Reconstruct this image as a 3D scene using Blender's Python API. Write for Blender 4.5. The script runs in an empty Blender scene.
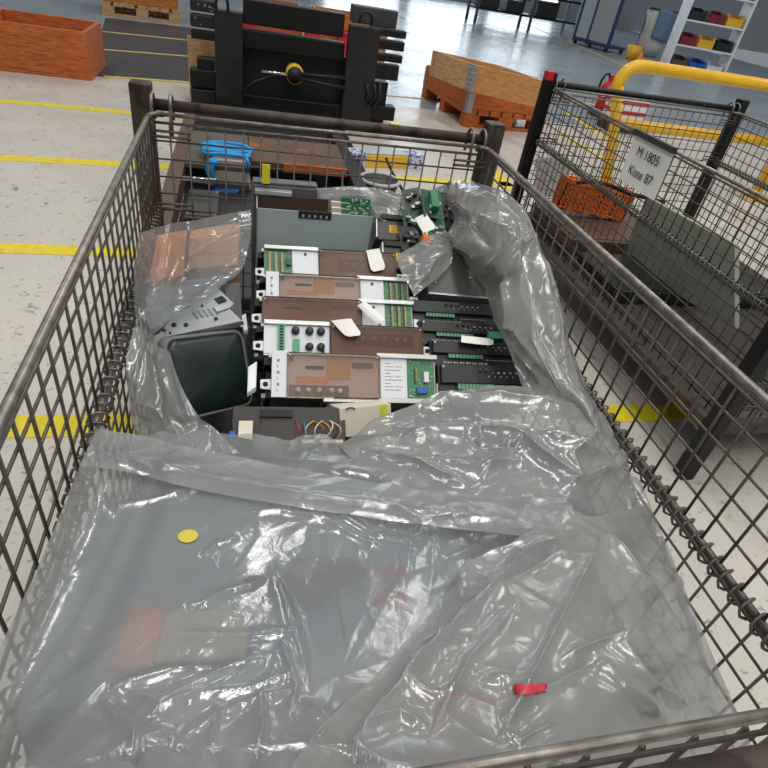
import bpy, math, random
import numpy as np
from mathutils import Vector, Matrix, noise as mnoise
random.seed(7)
S = bpy.context.scene
C = S.collection

# ------------------------------------------------------------------ camera
F = 573.9
CAM = Vector((0.19369, -1.42590, 1.10503))
FW = Vector((0.24172265, 0.76601922, -0.59563808))
RT = Vector((0.97034301, -0.19217986, 0.14663336))
UP = Vector((0.00214568, 0.61341785, 0.78975562))
H = 0.75          # rim height of the wire container
W = 0.8           # its width (x 0..W); back wall at y=0, near wall at y=-L
L = 1.32
camd = bpy.data.cameras.new('camera')
cam = bpy.data.objects.new('camera', camd)
C.objects.link(cam)
cam.matrix_world = Matrix(((RT.x, UP.x, -FW.x, CAM.x), (RT.y, UP.y, -FW.y, CAM.y), (RT.z, UP.z, -FW.z, CAM.z), (0, 0, 0, 1)))
camd.sensor_width = 36
camd.lens = F / 768 * 36
camd.clip_start = 0.02
camd.clip_end = 200
S.camera = cam


def ray(px, py):
    return FW + RT * ((px - 384) / F) - UP * ((py - 384) / F)


def at(px, py, ax, v):
    "the point of the place seen at a photo position, on the plane coordinate[ax] = v"
    d = ray(px, py)
    return CAM + d * ((v - CAM[ax]) / d[ax])


def ah(px, py, r):
    return at(px, py, 2, H + r)


def fl(px, py, z=0.0):
    return at(px, py, 2, z)


# ------------------------------------------------------------------ materials
def lin(c):
    o = []
    for v in c[:3]:
        v = v / 255.0
        o.append(v / 12.92 if v <= 0.04045 else ((v + 0.055) / 1.055) ** 2.4)
    return (o[0], o[1], o[2], 1)


MC = {}


def mat(name, col, rough=0.5, metal=0.0, var=0.15, scale=12.0, bump=0.0, spec=0.5, wear=None, coat=0.0):
    if name in MC:
        return MC[name]
    m = bpy.data.materials.new(name)
    m.use_nodes = True
    nt = m.node_tree
    b = nt.nodes['Principled BSDF']
    b.inputs['Roughness'].default_value = rough
    b.inputs['Metallic'].default_value = metal
    b.inputs['Specular IOR Level'].default_value = spec
    b.inputs['Coat Weight'].default_value = coat
    tc = nt.nodes.new('ShaderNodeTexCoord')
    n = nt.nodes.new('ShaderNodeTexNoise')
    n.inputs['Scale'].default_value = scale
    n.inputs['Detail'].default_value = 6
    nt.links.new(tc.outputs['Object'], n.inputs['Vector'])
    r = nt.nodes.new('ShaderNodeValToRGB')
    c = lin(col)
    r.color_ramp.elements[0].position = 0.3
    r.color_ramp.elements[1].position = 0.7
    r.color_ramp.elements[0].color = tuple(x * (1 - var) for x in c[:3]) + (1,)
    r.color_ramp.elements[1].color = tuple(min(1, x * (1 + var)) for x in c[:3]) + (1,)
    nt.links.new(n.outputs['Fac'], r.inputs['Fac'])
    out = r.outputs['Color']
    if wear:
        n2 = nt.nodes.new('ShaderNodeTexNoise')
        n2.inputs['Scale'].default_value = wear[1]
        n2.inputs['Detail'].default_value = 8
        nt.links.new(tc.outputs['Object'], n2.inputs['Vector'])
        r2 = nt.nodes.new('ShaderNodeValToRGB')
        r2.color_ramp.elements[0].position = wear[2]
        r2.color_ramp.elements[1].position = wear[2] + 0.06
        nt.links.new(n2.outputs['Fac'], r2.inputs['Fac'])
        mx = nt.nodes.new('ShaderNodeMixRGB')
        nt.links.new(r2.outputs['Color'], mx.inputs['Fac'])
        nt.links.new(out, mx.inputs['Color1'])
        mx.inputs['Color2'].default_value = lin(wear[0])
        out = mx.outputs['Color']
    nt.links.new(out, b.inputs['Base Color'])
    if bump:
        bp = nt.nodes.new('ShaderNodeBump')
        bp.inputs['Strength'].default_value = bump
        bp.inputs['Distance'].default_value = 0.01
        nt.links.new(n.outputs['Fac'], bp.inputs['Height'])
        nt.links.new(bp.outputs['Normal'], b.inputs['Normal'])
    MC[name] = m
    return m


def wood(name, col, dark, scale=3.0):
    m = mat(name, col, rough=0.65, var=0.1)
    nt = m.node_tree
    b = nt.nodes['Principled BSDF']
    tc = nt.nodes['Texture Coordinate']
    mp = nt.nodes.new('ShaderNodeMapping')
    mp.inputs['Scale'].default_value = (scale, scale * 1.3, scale * 9)
    nt.links.new(tc.outputs['Object'], mp.inputs['Vector'])
    n = nt.nodes.new('ShaderNodeTexNoise')
    n.inputs['Scale'].default_value = 4
    n.inputs['Detail'].default_value = 8
    n.inputs['Distortion'].default_value = 0.6
    nt.links.new(mp.outputs['Vector'], n.inputs['Vector'])
    r = nt.nodes.new('ShaderNodeValToRGB')
    r.color_ramp.elements[0].position = 0.35
    r.color_ramp.elements[1].position = 0.6
    r.color_ramp.elements[0].color = lin(dark)
    r.color_ramp.elements[1].color = lin(col)
    nt.links.new(n.outputs['Fac'], r.inputs['Fac'])
    nt.links.new(r.outputs['Color'], b.inputs['Base Color'])
    return m


def film_mat(name, body, alpha, rough=0.2, warm=1.0, gl=1.0):
    "thin milky polythene: part of the light goes straight through, the rest is scattered, and a glossy skin on top"
    m = bpy.data.materials.new(name)
    m.use_nodes = True
    nt = m.node_tree
    nt.nodes.clear()
    N = nt.nodes.new
    out = N('ShaderNodeOutputMaterial')
    tr = N('ShaderNodeBsdfTransparent')
    tr.inputs['Color'].default_value = (0.93, 0.94, 0.94, 1)
    df = N('ShaderNodeBsdfDiffuse')
    df.inputs['Color'].default_value = lin(body)
    tl = N('ShaderNodeBsdfTranslucent')
    tl.inputs['Color'].default_value = lin(body)
    mx = N('ShaderNodeMixShader')
    mx.inputs[0].default_value = 0.42
    nt.links.new(df.outputs[0], mx.inputs[1])
    nt.links.new(tl.outputs[0], mx.inputs[2])
    tc = N('ShaderNodeTexCoord')
    n = N('ShaderNodeTexNoise')
    n.inputs['Scale'].default_value = 7
    n.inputs['Detail'].default_value = 6
    n.inputs['Distortion'].default_value = 0.8
    nt.links.new(tc.outputs['Object'], n.inputs['Vector'])
    mr = N('ShaderNodeMapRange')
    mr.inputs[1].default_value = 0.3
    mr.inputs[2].default_value = 0.7
    mr.inputs[3].default_value = alpha - 0.10
    mr.inputs[4].default_value = alpha + 0.10
    nt.links.new(n.outputs['Fac'], mr.inputs[0])
    m2 = N('ShaderNodeMixShader')
    nt.links.new(mr.outputs[0], m2.inputs[0])
    nt.links.new(tr.outputs[0], m2.inputs[1])
    nt.links.new(mx.outputs[0], m2.inputs[2])
    gs = N('ShaderNodeBsdfGlossy')
    gs.inputs['Roughness'].default_value = rough
    gs.inputs['Color'].default_value = (0.95, 0.97, 1, 1)
    lw = N('ShaderNodeLayerWeight')
    lw.inputs['Blend'].default_value = 0.5
    # fine crumpling of the skin
    mp = N('ShaderNodeMapping')
    mp.inputs['Scale'].default_value = (1, 1, 1)
    nt.links.new(tc.outputs['Object'], mp.inputs['Vector'])
    n2 = N('ShaderNodeTexNoise')
    n2.inputs['Scale'].default_value = 38
    n2.inputs['Detail'].default_value = 4
    n2.inputs['Distortion'].default_value = 1.2
    nt.links.new(mp.outputs[0], n2.inputs['Vector'])
    bp = N('ShaderNodeBump')
    bp.inputs['Strength'].default_value = 0.10
    bp.inputs['Distance'].default_value = 0.006
    nt.links.new(n2.outputs['Fac'], bp.inputs['Height'])
    nt.links.new(bp.outputs[0], gs.inputs['Normal'])
    nt.links.new(bp.outputs[0], lw.inputs['Normal'])
    ml = N('ShaderNodeMath')
    ml.operation = 'MULTIPLY'
    ml.operation = 'POWER'
    ml.inputs[1].default_value = 4.0
    nt.links.new(lw.outputs['Facing'], ml.inputs[0])
    ma = N('ShaderNodeMapRange')
    ma.inputs[3].default_value = 0.085 * gl
    ma.inputs[4].default_value = 0.75 * gl
    nt.links.new(ml.outputs[0], ma.inputs[0])
    ml = ma
    m3 = N('ShaderNodeMixShader')
    nt.links.new(ml.outputs[0], m3.inputs[0])
    nt.links.new(m2.outputs[0], m3.inputs[1])
    nt.links.new(gs.outputs[0], m3.inputs[2])
    nt.links.new(m3.outputs[0], out.inputs[0])
    MC[name] = m
    return m


def smoky(name, tint, body, alpha):
    "tinted acrylic cover"
    m = bpy.data.materials.new(name)
    m.use_nodes = True
    nt = m.node_tree
    nt.nodes.clear()
    N = nt.nodes.new
    out = N('ShaderNodeOutputMaterial')
    tr = N('ShaderNodeBsdfTransparent')
    tr.inputs['Color'].default_value = lin(tint)
    pb = N('ShaderNodeBsdfPrincipled')
    pb.inputs['Roughness'].default_value = 0.25
    n = N('ShaderNodeTexNoise')
    n.inputs['Scale'].default_value = 30
    tc = N('ShaderNodeTexCoord')
    nt.links.new(tc.outputs['Object'], n.inputs['Vector'])
    r = N('ShaderNodeValToRGB')
    b = lin(body)
    r.color_ramp.elements[0].color = tuple(x * 0.85 for x in b[:3]) + (1,)
    r.color_ramp.elements[1].color = tuple(min(1, x * 1.15) for x in b[:3]) + (1,)
    nt.links.new(n.outputs['Fac'], r.inputs['Fac'])
    nt.links.new(r.outputs[0], pb.inputs['Base Color'])
    mx = N('ShaderNodeMixShader')
    mx.inputs[0].default_value = alpha
    nt.links.new(tr.outputs[0], mx.inputs[1])
    nt.links.new(pb.outputs[0], mx.inputs[2])
    nt.links.new(mx.outputs[0], out.inputs[0])
    MC[name] = m
    return m


M_FRAME = mat('rusty_dark_steel', (74, 64, 57), 0.55, 0.3, 0.3, 25, 0.15, wear=((48, 36, 30), 18, 0.58))
M_WIRE = mat('worn_wire', (100, 92, 84), 0.45, 0.4, 0.3, 40)
M_RIM = mat('worn_rim', (128, 122, 115), 0.36, 0.5, 0.35, 60)
M_SPRING = mat('spring_wire', (112, 107, 100), 0.4, 0.6, 0.3, 40)
M_BLACKST = mat('black_steel', (20, 20, 21), 0.5, 0.3, 0.3, 14, 0.1, wear=((48, 46, 44), 22, 0.68))
M_BLACKRUB = mat('black_rubber', (20, 20, 21), 0.6)
M_CHIPPED = mat('chipped_black_steel', (38, 38, 38), 0.5, 0.3, 0.2, 14, 0.1, wear=((160, 155, 140), 30, 0.62))
M_ALU = mat('aluminium', (186, 188, 186), 0.35, 0.55, 0.1, 30)
M_GALV = mat('galvanised', (188, 202, 203), 0.35, 0.15, 0.12, 9)
M_SILVER = mat('zinc_plate', (164, 168, 170), 0.35, 0.5, 0.12, 18)
M_DKGREY = mat('dark_grey_housing', (62, 63, 66), 0.5, 0.1, 0.15)
M_BLACKMOD = mat('black_module_enamel', (30, 32, 33), 0.42, 0.0, 0.2, 20)
M_WHITE = mat('white_plastic', (226, 228, 232), 0.5, 0, 0.04)
M_PAPER = mat('paper', (244, 243, 238), 0.8, 0, 0.03)
M_CARD = mat('cream_card', (214, 208, 186), 0.8, 0, 0.06)
M_LIME = mat('lime_stripe', (196, 210, 60), 0.6, 0, 0.05)
M_PCB = mat('circuit_green', (54, 128, 84), 0.4, 0, 0.2, 60)
M_PCBD = mat('dark_circuit_green', (26, 74, 48), 0.4, 0, 0.25, 60)
M_TERM = mat('terminal_green', (80, 160, 118), 0.45, 0, 0.1)
M_MINT = mat('mint_terminal', (92, 150, 116), 0.45, 0, 0.1)
M_BRASS = mat('gold_contact', (146, 134, 92), 0.45, 0.1, 0.2, 40)
M_BROWNPL = mat('brown_plate', (92, 70, 58), 0.5, 0, 0.12)
M_BEIGEPL = mat('pinkish_beige_plate', (196, 182, 173), 0.5, 0, 0.05)
M_ORLABEL = mat('amber_label', (208, 138, 58), 0.5, 0, 0.1)
M_OCHRE = mat('ochre_label', (184, 138, 52), 0.5, 0, 0.1)
M_STRIP = mat('dark_brown_strip', (84, 70, 66), 0.5, 0, 0.1)
M_KNOB = mat('grey_knob', (222, 214, 206), 0.35, 0.0)
M_BLKKNOB = mat('black_knob', (24, 24, 26), 0.35)
M_INK = mat('printed_ink', (120, 122, 128), 0.7, 0, 0.1)
M_INKDK = mat('dark_print', (30, 30, 34), 0.8, 0, 0.1)
M_INKWT = mat('white_print', (190, 194, 192), 0.6, 0, 0.1)
M_BLUECONN = mat('blue_connector', (40, 90, 180), 0.4)
M_ORANGE = mat('orange_plastic', (238, 116, 32), 0.5, 0, 0.12, 20)
M_YELLOWP = mat('guard_yellow', (232, 180, 22), 0.4, 0, 0.08, 10, coat=0.2)
M_YLABEL = mat('yellow_label', (226, 178, 46), 0.6, 0, 0.06)
M_YTAG = mat('bright_yellow_tag', (230, 220, 50), 0.6, 0, 0.05)
M_RED = mat('signal_red', (206, 34, 34), 0.45, 0, 0.1)
M_BLUE = mat('blue_strap', (16, 146, 212), 0.5, 0, 0.2, 40, 0.2)
M_DKBLUE = mat('blue_webbing', (24, 66, 140), 0.6, 0, 0.2, 40)
M_NAVY = mat('navy_frame', (40, 56, 112), 0.45, 0, 0.1)
M_PANELG = mat('pale_grey_panel', (172, 182, 188), 0.45, 0, 0.05)
M_GREYGRN = mat('grey_green_panel', (134, 138, 126), 0.55, 0, 0.08, 8)
M_SCREEN = mat('dark_glass', (26, 40, 37), 0.32, 0, 0.1, 3)
M_BEZEL = mat('grey_bezel', (108, 108, 106), 0.5, 0, 0.1)
M_WOOD = wood('orange_wood', (204, 128, 62), (168, 92, 40))
M_WOODP = wood('pale_wood', (204, 166, 120), (170, 130, 88))
M_WOODL = wood('light_orange_wood', (208, 148, 88), (178, 118, 66))
M_WOODO = wood('stained_orange_wood', (196, 104, 42), (150, 74, 30))
M_CARTON = mat('orange_brown_carton', (226, 142, 78), 0.8, 0, 0.12, 10)
M_CARTON2 = mat('tan_carton', (206, 150, 104), 0.8, 0, 0.12, 10)
M_CASE = mat('blue_grey_case', (106, 117, 130), 0.5, 0, 0.06, 6)
M_RUST = mat('rusty_sheet', (98, 72, 56), 0.6, 0.2, 0.25, 7, 0.1, wear=((150, 92, 40), 4, 0.64))
M_ROD = mat('chrome', (200, 200, 198), 0.2, 0.9, 0.05)
M_BLUEGREY = mat('blue_grey_cloth', (104, 130, 158), 0.85, 0, 0.15, 10)
M_CREAMCL = mat('cream_sheet', (206, 204, 192), 0.7, 0, 0.08, 6)

FILM = film_mat('milky_film', (188, 190, 189), 0.56, 0.15)
FILM2 = film_mat('milkier_film', (180, 181, 178), 0.74, 0.17)
FILM3 = film_mat('hazy_film', (168, 168, 164), 0.90, 0.18)
COVER = smoky('smoky_cover', (250, 244, 240), (162, 150, 144), 0.17)
COVERD = smoky('dark_smoky_cover', (230, 214, 202), (128, 108, 97), 0.26)


# ------------------------------------------------------------------ mesh builder
def frame(o, xd, yd):
    x = Vector(xd).normalized()
    y = Vector(yd)
    y = (y - x * y.dot(x)).normalized()
    z = x.cross(y)
    return Matrix(((x.x, y.x, z.x, o[0]), (x.y, y.y, z.y, o[1]), (x.z, y.z, z.z, o[2]), (0, 0, 0, 1)))


class MB:
    def __init__(self, T=None):
        self.v, self.f, self.m, self.s = [], [], [], []
        self.T = T or Matrix.Identity(4)

    def add(self, vs, fs, m=0, sm=False):
        b = len(self.v)
        self.v += [tuple(self.T @ Vector(v)) for v in vs]
        for f in fs:
            self.f.append([b + i for i in f])
            self.m.append(m)
            self.s.append(sm)
        return self

    def box(self, x0, x1, y0, y1, z0, z1, m=0):
        x0, x1 = min(x0, x1), max(x0, x1)
        y0, y1 = min(y0, y1), max(y0, y1)
        z0, z1 = min(z0, z1), max(z0, z1)
        return self.add([(x0, y0, z0), (x1, y0, z0), (x1, y1, z0), (x0, y1, z0), (x0, y0, z1), (x1, y0, z1), (x1, y1, z1), (x0, y1, z1)],
                        [(3, 2, 1, 0), (4, 5, 6, 7), (0, 1, 5, 4), (1, 2, 6, 5), (2, 3, 7, 6), (3, 0, 4, 7)], m)

    def quadslab(self, a, b, c, d, off, m=0):
        a, b, c, d, off = map(Vector, (a, b, c, d, off))
        return self.prism([a, b, c, d], off, m)

    def prism(self, pts, off, m=0):
        n = len(pts)
        off = Vector(off)
        pts = [Vector(p) for p in pts]
        vs = pts + [p + off for p in pts]
        nrm = Vector((0, 0, 0))
        for i in range(n):
            nrm += pts[i].cross(pts[(i + 1) % n])
        fl_ = nrm.dot(off) > 0
        fs = [list(range(n)), [n + i for i in range(n)]]
        if fl_:
            fs[0].reverse()
        else:
            fs[1].reverse()
        for i in range(n):
            j = (i + 1) % n
            q = [i, j, n + j, n + i]
            if not fl_:
                q.reverse()
            fs.append(q)
        return self.add(vs, fs, m)

    def tube(self, pts, r, n=8, m=0, closed=False):
        pts = [Vector(p) for p in pts]
        N = len(pts)
        rs = r if isinstance(r, (list, tuple)) else [r] * N
        vs, fs = [], []
        up = None
        for i, p in enumerate(pts):
            if closed:
                t = pts[(i + 1) % N] - pts[i - 1]
            else:
                t = pts[min(i + 1, N - 1)] - pts[max(i - 1, 0)]
            t.normalize()
            if up is None:
                up = Vector((0, 0, 1)) if abs(t.z) < 0.9 else Vector((1, 0, 0))
            up = (up - t * up.dot(t)).normalized()
            sd = t.cross(up)
            for k in range(n):
                a = 2 * math.pi * k / n
                vs.append(p + (up * math.cos(a) + sd * math.sin(a)) * rs[i])
        for i in range(N if closed else N - 1):
            for k in range(n):
                a, b = i * n + k, i * n + (k + 1) % n
                j = (i + 1) % N
                fs.append((a, b, j * n + (k + 1) % n, j * n + k)[::-1])
        if not closed:
            fs.append(list(range(n)))
            fs.append([(N - 1) * n + k for k in range(n)][::-1])
        return self.add(vs, fs, m, True)

    def cyl(self, a, b, r, n=16, m=0, r2=None):
        return self.tube([a, b], [r, r if r2 is None else r2], n, m)

    def helix(self, a, b, R, pitch, r, m=0, per=8, n=4):
        a, b = Vector(a), Vector(b)
        ax = (b - a)
        ln = ax.length
        ax.normalize()
        u = Vector((0, 0, 1)) if abs(ax.z) < 0.9 else Vector((1, 0, 0))
        u = (u - ax * u.dot(ax)).normalized()
        w = ax.cross(u)
        N = int(ln / pitch * per)
        return self.tube([a + ax * (ln * i / N) + (u * math.cos(2 * math.pi * i / per) + w * math.sin(2 * math.pi * i / per)) * R for i in range(N + 1)], r, n, m)

    def surf(self, P, m=0):
        "P[i][j] grid of points"
        a, b = len(P), len(P[0])
        vs = [p for row in P for p in row]
        fs = [(i * b + j, i * b + j + 1, (i + 1) * b + j + 1, (i + 1) * b + j) for i in range(a - 1) for j in range(b - 1)]
        return self.add(vs, fs, m, True)

    def lathe(self, prof, n=24, m=0):
        vs, fs = [], []
        for (r, z) in prof:
            for k in range(n):
                a = 2 * math.pi * k / n
                vs.append((r * math.cos(a), r * math.sin(a), z))
        for i in range(len(prof) - 1):
            for k in range(n):
                k2 = (k + 1) % n
                fs.append((i * n + k, i * n + k2, (i + 1) * n + k2, (i + 1) * n + k))
        return self.add(vs, fs, m, True)

    def build(self, name, mats, parent=None, M=None, world=False, bevel=0.0, kind=None):
        me = bpy.data.meshes.new(name)
        vs = self.v
        if world and parent is not None:
            W_, q_ = Matrix.Identity(4), parent
            while q_ is not None:
                W_ = q_.matrix_basis @ W_
                q_ = q_.parent
            inv = W_.inverted()
            vs = [tuple(inv @ Vector(v)) for v in vs]
        elif M is not None and world:
            inv = M.inverted()
            vs = [tuple(inv @ Vector(v)) for v in vs]
        me.from_pydata(vs, [], self.f)
        if not isinstance(mats, (list, tuple)):
            mats = [mats]
        for x in mats:
            me.materials.append(x)
        me.polygons.foreach_set('material_index', self.m)
        me.polygons.foreach_set('use_smooth', self.s)
        me.update()
        o = bpy.data.objects.new(name, me)
        C.objects.link(o)
        if parent is not None:
            o.parent = parent
        if M is not None:
            o.matrix_world = M
        if bevel:
            b = o.modifiers.new('bevel', 'BEVEL')
            b.width = bevel
            b.segments = 2
            b.limit_method = 'ANGLE'
            b.angle_limit = math.radians(50)
        if kind:
            o['kind'] = kind
        return o


def tag(o, label, cat, group=None):
    o['label'] = label
    o['category'] = cat
    if group:
        o['group'] = group
    return o


def thing(name, label, cat, M, group=None):
    o = bpy.data.objects.new(name, None)
    C.objects.link(o)
    if not isinstance(M, Matrix):
        M = Matrix.Translation(Vector(M))
    o.matrix_basis = M
    o.matrix_world = M
    o.empty_display_size = 0.05
    return tag(o, label, cat, group)


def T(v):
    return Matrix.Translation(Vector(v))


# ------------------------------------------------------------------ the hall: floor, markings, far wall
def floor_mat(name, col, rough, streak):
    m = mat(name, col, rough, 0, 0.05, 1.5, wear=None)
    nt = m.node_tree
    b = nt.nodes['Principled BSDF']
    tc = nt.nodes['Texture Coordinate']
    n = nt.nodes.new('ShaderNodeTexNoise')
    n.inputs['Scale'].default_value = streak
    n.inputs['Detail'].default_value = 7
    n.inputs['Roughness'].default_value = 0.65
    nt.links.new(tc.outputs['Object'], n.inputs['Vector'])
    mr = nt.nodes.new('ShaderNodeMapRange')
    mr.inputs[1].default_value = 0.35
    mr.inputs[2].default_value = 0.65
    mr.inputs[3].default_value = rough * 0.75
    mr.inputs[4].default_value = rough * 1.25
    nt.links.new(n.outputs['Fac'], mr.inputs[0])
    nt.links.new(mr.outputs[0], b.inputs['Roughness'])
    # speckle and scuffs
    n2 = nt.nodes.new('ShaderNodeTexNoise')
    n2.inputs['Scale'].default_value = 26
    n2.inputs['Detail'].default_value = 9
    n2.inputs['Distortion'].default_value = 1.5
    nt.links.new(tc.outputs['Object'], n2.inputs['Vector'])
    r2 = nt.nodes.new('ShaderNodeValToRGB')
    r2.color_ramp.elements[0].position = 0.30
    r2.color_ramp.elements[0].color = (0.45, 0.43, 0.40, 1)
    r2.color_ramp.elements[1].position = 0.40
    r2.color_ramp.elements[1].color = (1, 1, 1, 1)
    nt.links.new(n2.outputs['Fac'], r2.inputs['Fac'])
    mx = nt.nodes.new('ShaderNodeMixRGB')
    mx.blend_type = 'MULTIPLY'
    mx.inputs['Fac'].default_value = 1
    old = b.inputs['Base Color'].links[0].from_socket
    nt.links.new(old, mx.inputs['Color1'])
    nt.links.new(r2.outputs[0], mx.inputs['Color2'])
    nt.links.new(mx.outputs[0], b.inputs['Base Color'])
    bp = nt.nodes.new('ShaderNodeBump')
    bp.inputs['Strength'].default_value = 0.08
    bp.inputs['Distance'].default_value = 0.01
    nt.links.new(n.outputs['Fac'], bp.inputs['Height'])
    nt.links.new(bp.outputs[0], b.inputs['Normal'])
    return m


YB = 4.62
MB().add([(-14, -8, 0), (16, -8, 0), (16, YB + 0.25, 0), (-14, YB - 0.25 - 1.0, 0)], [(0, 1, 2, 3)]).build('floor', floor_mat('near_floor', (196, 190, 180), 0.36, 3.0), kind='structure')
MB().add([(-14, YB - 1.25, 0), (16, YB + 0.25, 0), (16, 24, 0), (-14, 24, 0)], [(0, 1, 2, 3)]).build('floor', floor_mat('lane_floor', (142, 152, 160), 0.26, 0.9), kind='structure')
M_LINE = mat('floor_paint_yellow', (222, 200, 40), 0.5, 0, 0.12, 30)
M_LINEF = mat('faded_line', (196, 180, 96), 0.5, 0, 0.15, 20)
M_DARKFL = mat('dark_floor_area', (56, 56, 58), 0.5, 0, 0.15, 2)
n_tr = [0]


def strip(a, b, w, m=None, h=0.002):
    a, b = Vector((a[0], a[1], 0)), Vector((b[0], b[1], 0))
    d = (b - a).normalized()
    s = Vector((-d.y, d.x, 0)) * w / 2
    n_tr[0] += 1
    return MB().prism([a - s, b - s, b + s, a + s], (0, 0, h)).build('trim_%d' % n_tr[0], m or M_LINE, kind='structure')


def line_thru(p, q, x0, x1, w, m=None, h=0.002):
    k = (q.y - p.y) / (q.x - p.x)
    return strip((x0, p.y + k * (x0 - p.x)), (x1, p.y + k * (x1 - p.x)), w, m, h)


line_thru(fl(100, 110), fl(100, 110) + Vector((1, 0.05, 0)), -3.2, 0.2, 0.08)
line_thru(fl(100, 163), fl(425, 180), -2.6, 1.95, 0.085)
line_thru(fl(110, 252), fl(560, 268), -2.0, -0.08, 0.085)
line_thru(fl(110, 252), fl(560, 268), 1.05, 2.6, 0.085)
line_thru(fl(100, 425), fl(640, 413), -1.6, -0.02, 0.085)
line_thru(fl(100, 425), fl(640, 413), 1.2, 2.2, 0.085)
# short marking pieces at the end of the bays
strip(fl(492, 170), fl(512, 190), 0.10)
# dark floor area at the far left with its own thin yellow lines
n = 0.004
MB().prism([Vector((-0.95, 3.92, 0)), Vector((0.3, 4.22, 0)), Vector((0.3, 7.3, 0)), Vector((-1.35, 7.05, 0))], (0, 0, n)).build('floor_dark', M_DARKFL, kind='structure')
for (a, b) in [((102, 32), (190, 41)), ((102, 50), (190, 57)), ((104, 77), (190, 83))]:
    p, q = fl(*a), fl(*b)
    line_thru(p, q, p.x, 0.3, 0.045, M_LINEF, 0.007)
p, q = fl(392, 96), fl(426, 99)
line_thru(p, q, 1.3, 2.2, 0.035, M_LINEF, 0.004)
p, q = fl(573, 44), fl(625, 66)
line_thru(p, q, 7.6, 9.6, 0.07, M_LINEF, 0.004)
# pair of yellow lines on the floor beyond the second container
strip(fl(556, 131), fl(606, 160), 0.07)
strip(fl(566, 112), fl(618, 146), 0.07)
strip(fl(566, 100), fl(604, 106), 0.07)

# far wall with daylight gates (above the picture; they mirror in the shiny lane)
M_WALL = mat('far_wall_paint', (150, 156, 160), 0.7, 0, 0.05, 1)
MB().box(-14, 30, 24, 24.3, 0, 8).build('wall_back', M_WALL, kind='structure')
gm = bpy.data.materials.new('daylit_glass')
gm.use_nodes = True
gb = gm.node_tree.nodes['Principled BSDF']
gb.inputs['Base Color'].default_value = (0.8, 0.85, 0.9, 1)
gb.inputs['Emission Color'].default_value = (0.82, 0.91, 1, 1)
gb.inputs['Emission Strength'].default_value = 3.4
for i, (x0, x1) in enumerate([(3.2, 6.0), (6.4, 9.2), (9.6, 12.4)]):
    w = MB().box(x0, x1, 23.94, 23.97, 0.5, 6.0).build('window_%d' % (i + 1), gm, kind='structure')
    f = MB()
    f.box(x0 - 0.1, x0, 23.9, 24.0, 0.4, 6.1).box(x1, x1 + 0.1, 23.9, 24.0, 0.4, 6.1).box(x0, x1, 23.9, 24.0, 6.0, 6.1).box(x0, x1, 23.9, 24.0, 0.4, 0.5)
    for z in (1.8, 3.2, 4.6):
        f.box(x0, x1, 23.91, 23.98, z, z + 0.06)
    f.build('window_frame', M_DKGREY, w)


# ------------------------------------------------------------------ wire mesh containers
def wires(mb, o, e1, l1, e2, l2, step, r, offn):
    "a welded grid: wires along e1 and along e2, the two layers touching"
    o, e1, e2, offn = Vector(o), Vector(e1), Vector(e2), Vector(offn)
    n1, n2 = round(l1 / step), round(l2 / step)
    for i in range(n1 + 1):
        p = o + e1 * (l1 * i / n1)
        mb.tube([p, p + e2 * l2], r, 5)
    for j in range(n2 + 1):
        p = o + e2 * (l2 * j / n2) + offn * (2 * r)
        mb.tube([p, p + e1 * l1], r, 5)


def hook_loop(mb, x, y, ztop, h, r, d=(1, 0, 0), g=0.012):
    d = Vector(d)
    c = Vector((x, y, 0))
    pts = []
    for a in range(0, 181, 30):
        pts.append(c + Vector((0, -g * math.cos(math.radians(a)), ztop + g * math.sin(math.radians(a)))))
    pts = [c + Vector((0, -g, ztop - h))] + pts + [c + Vector((0, g, ztop - h * 0.6))]
    mb.tube(pts, r, 6)


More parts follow.
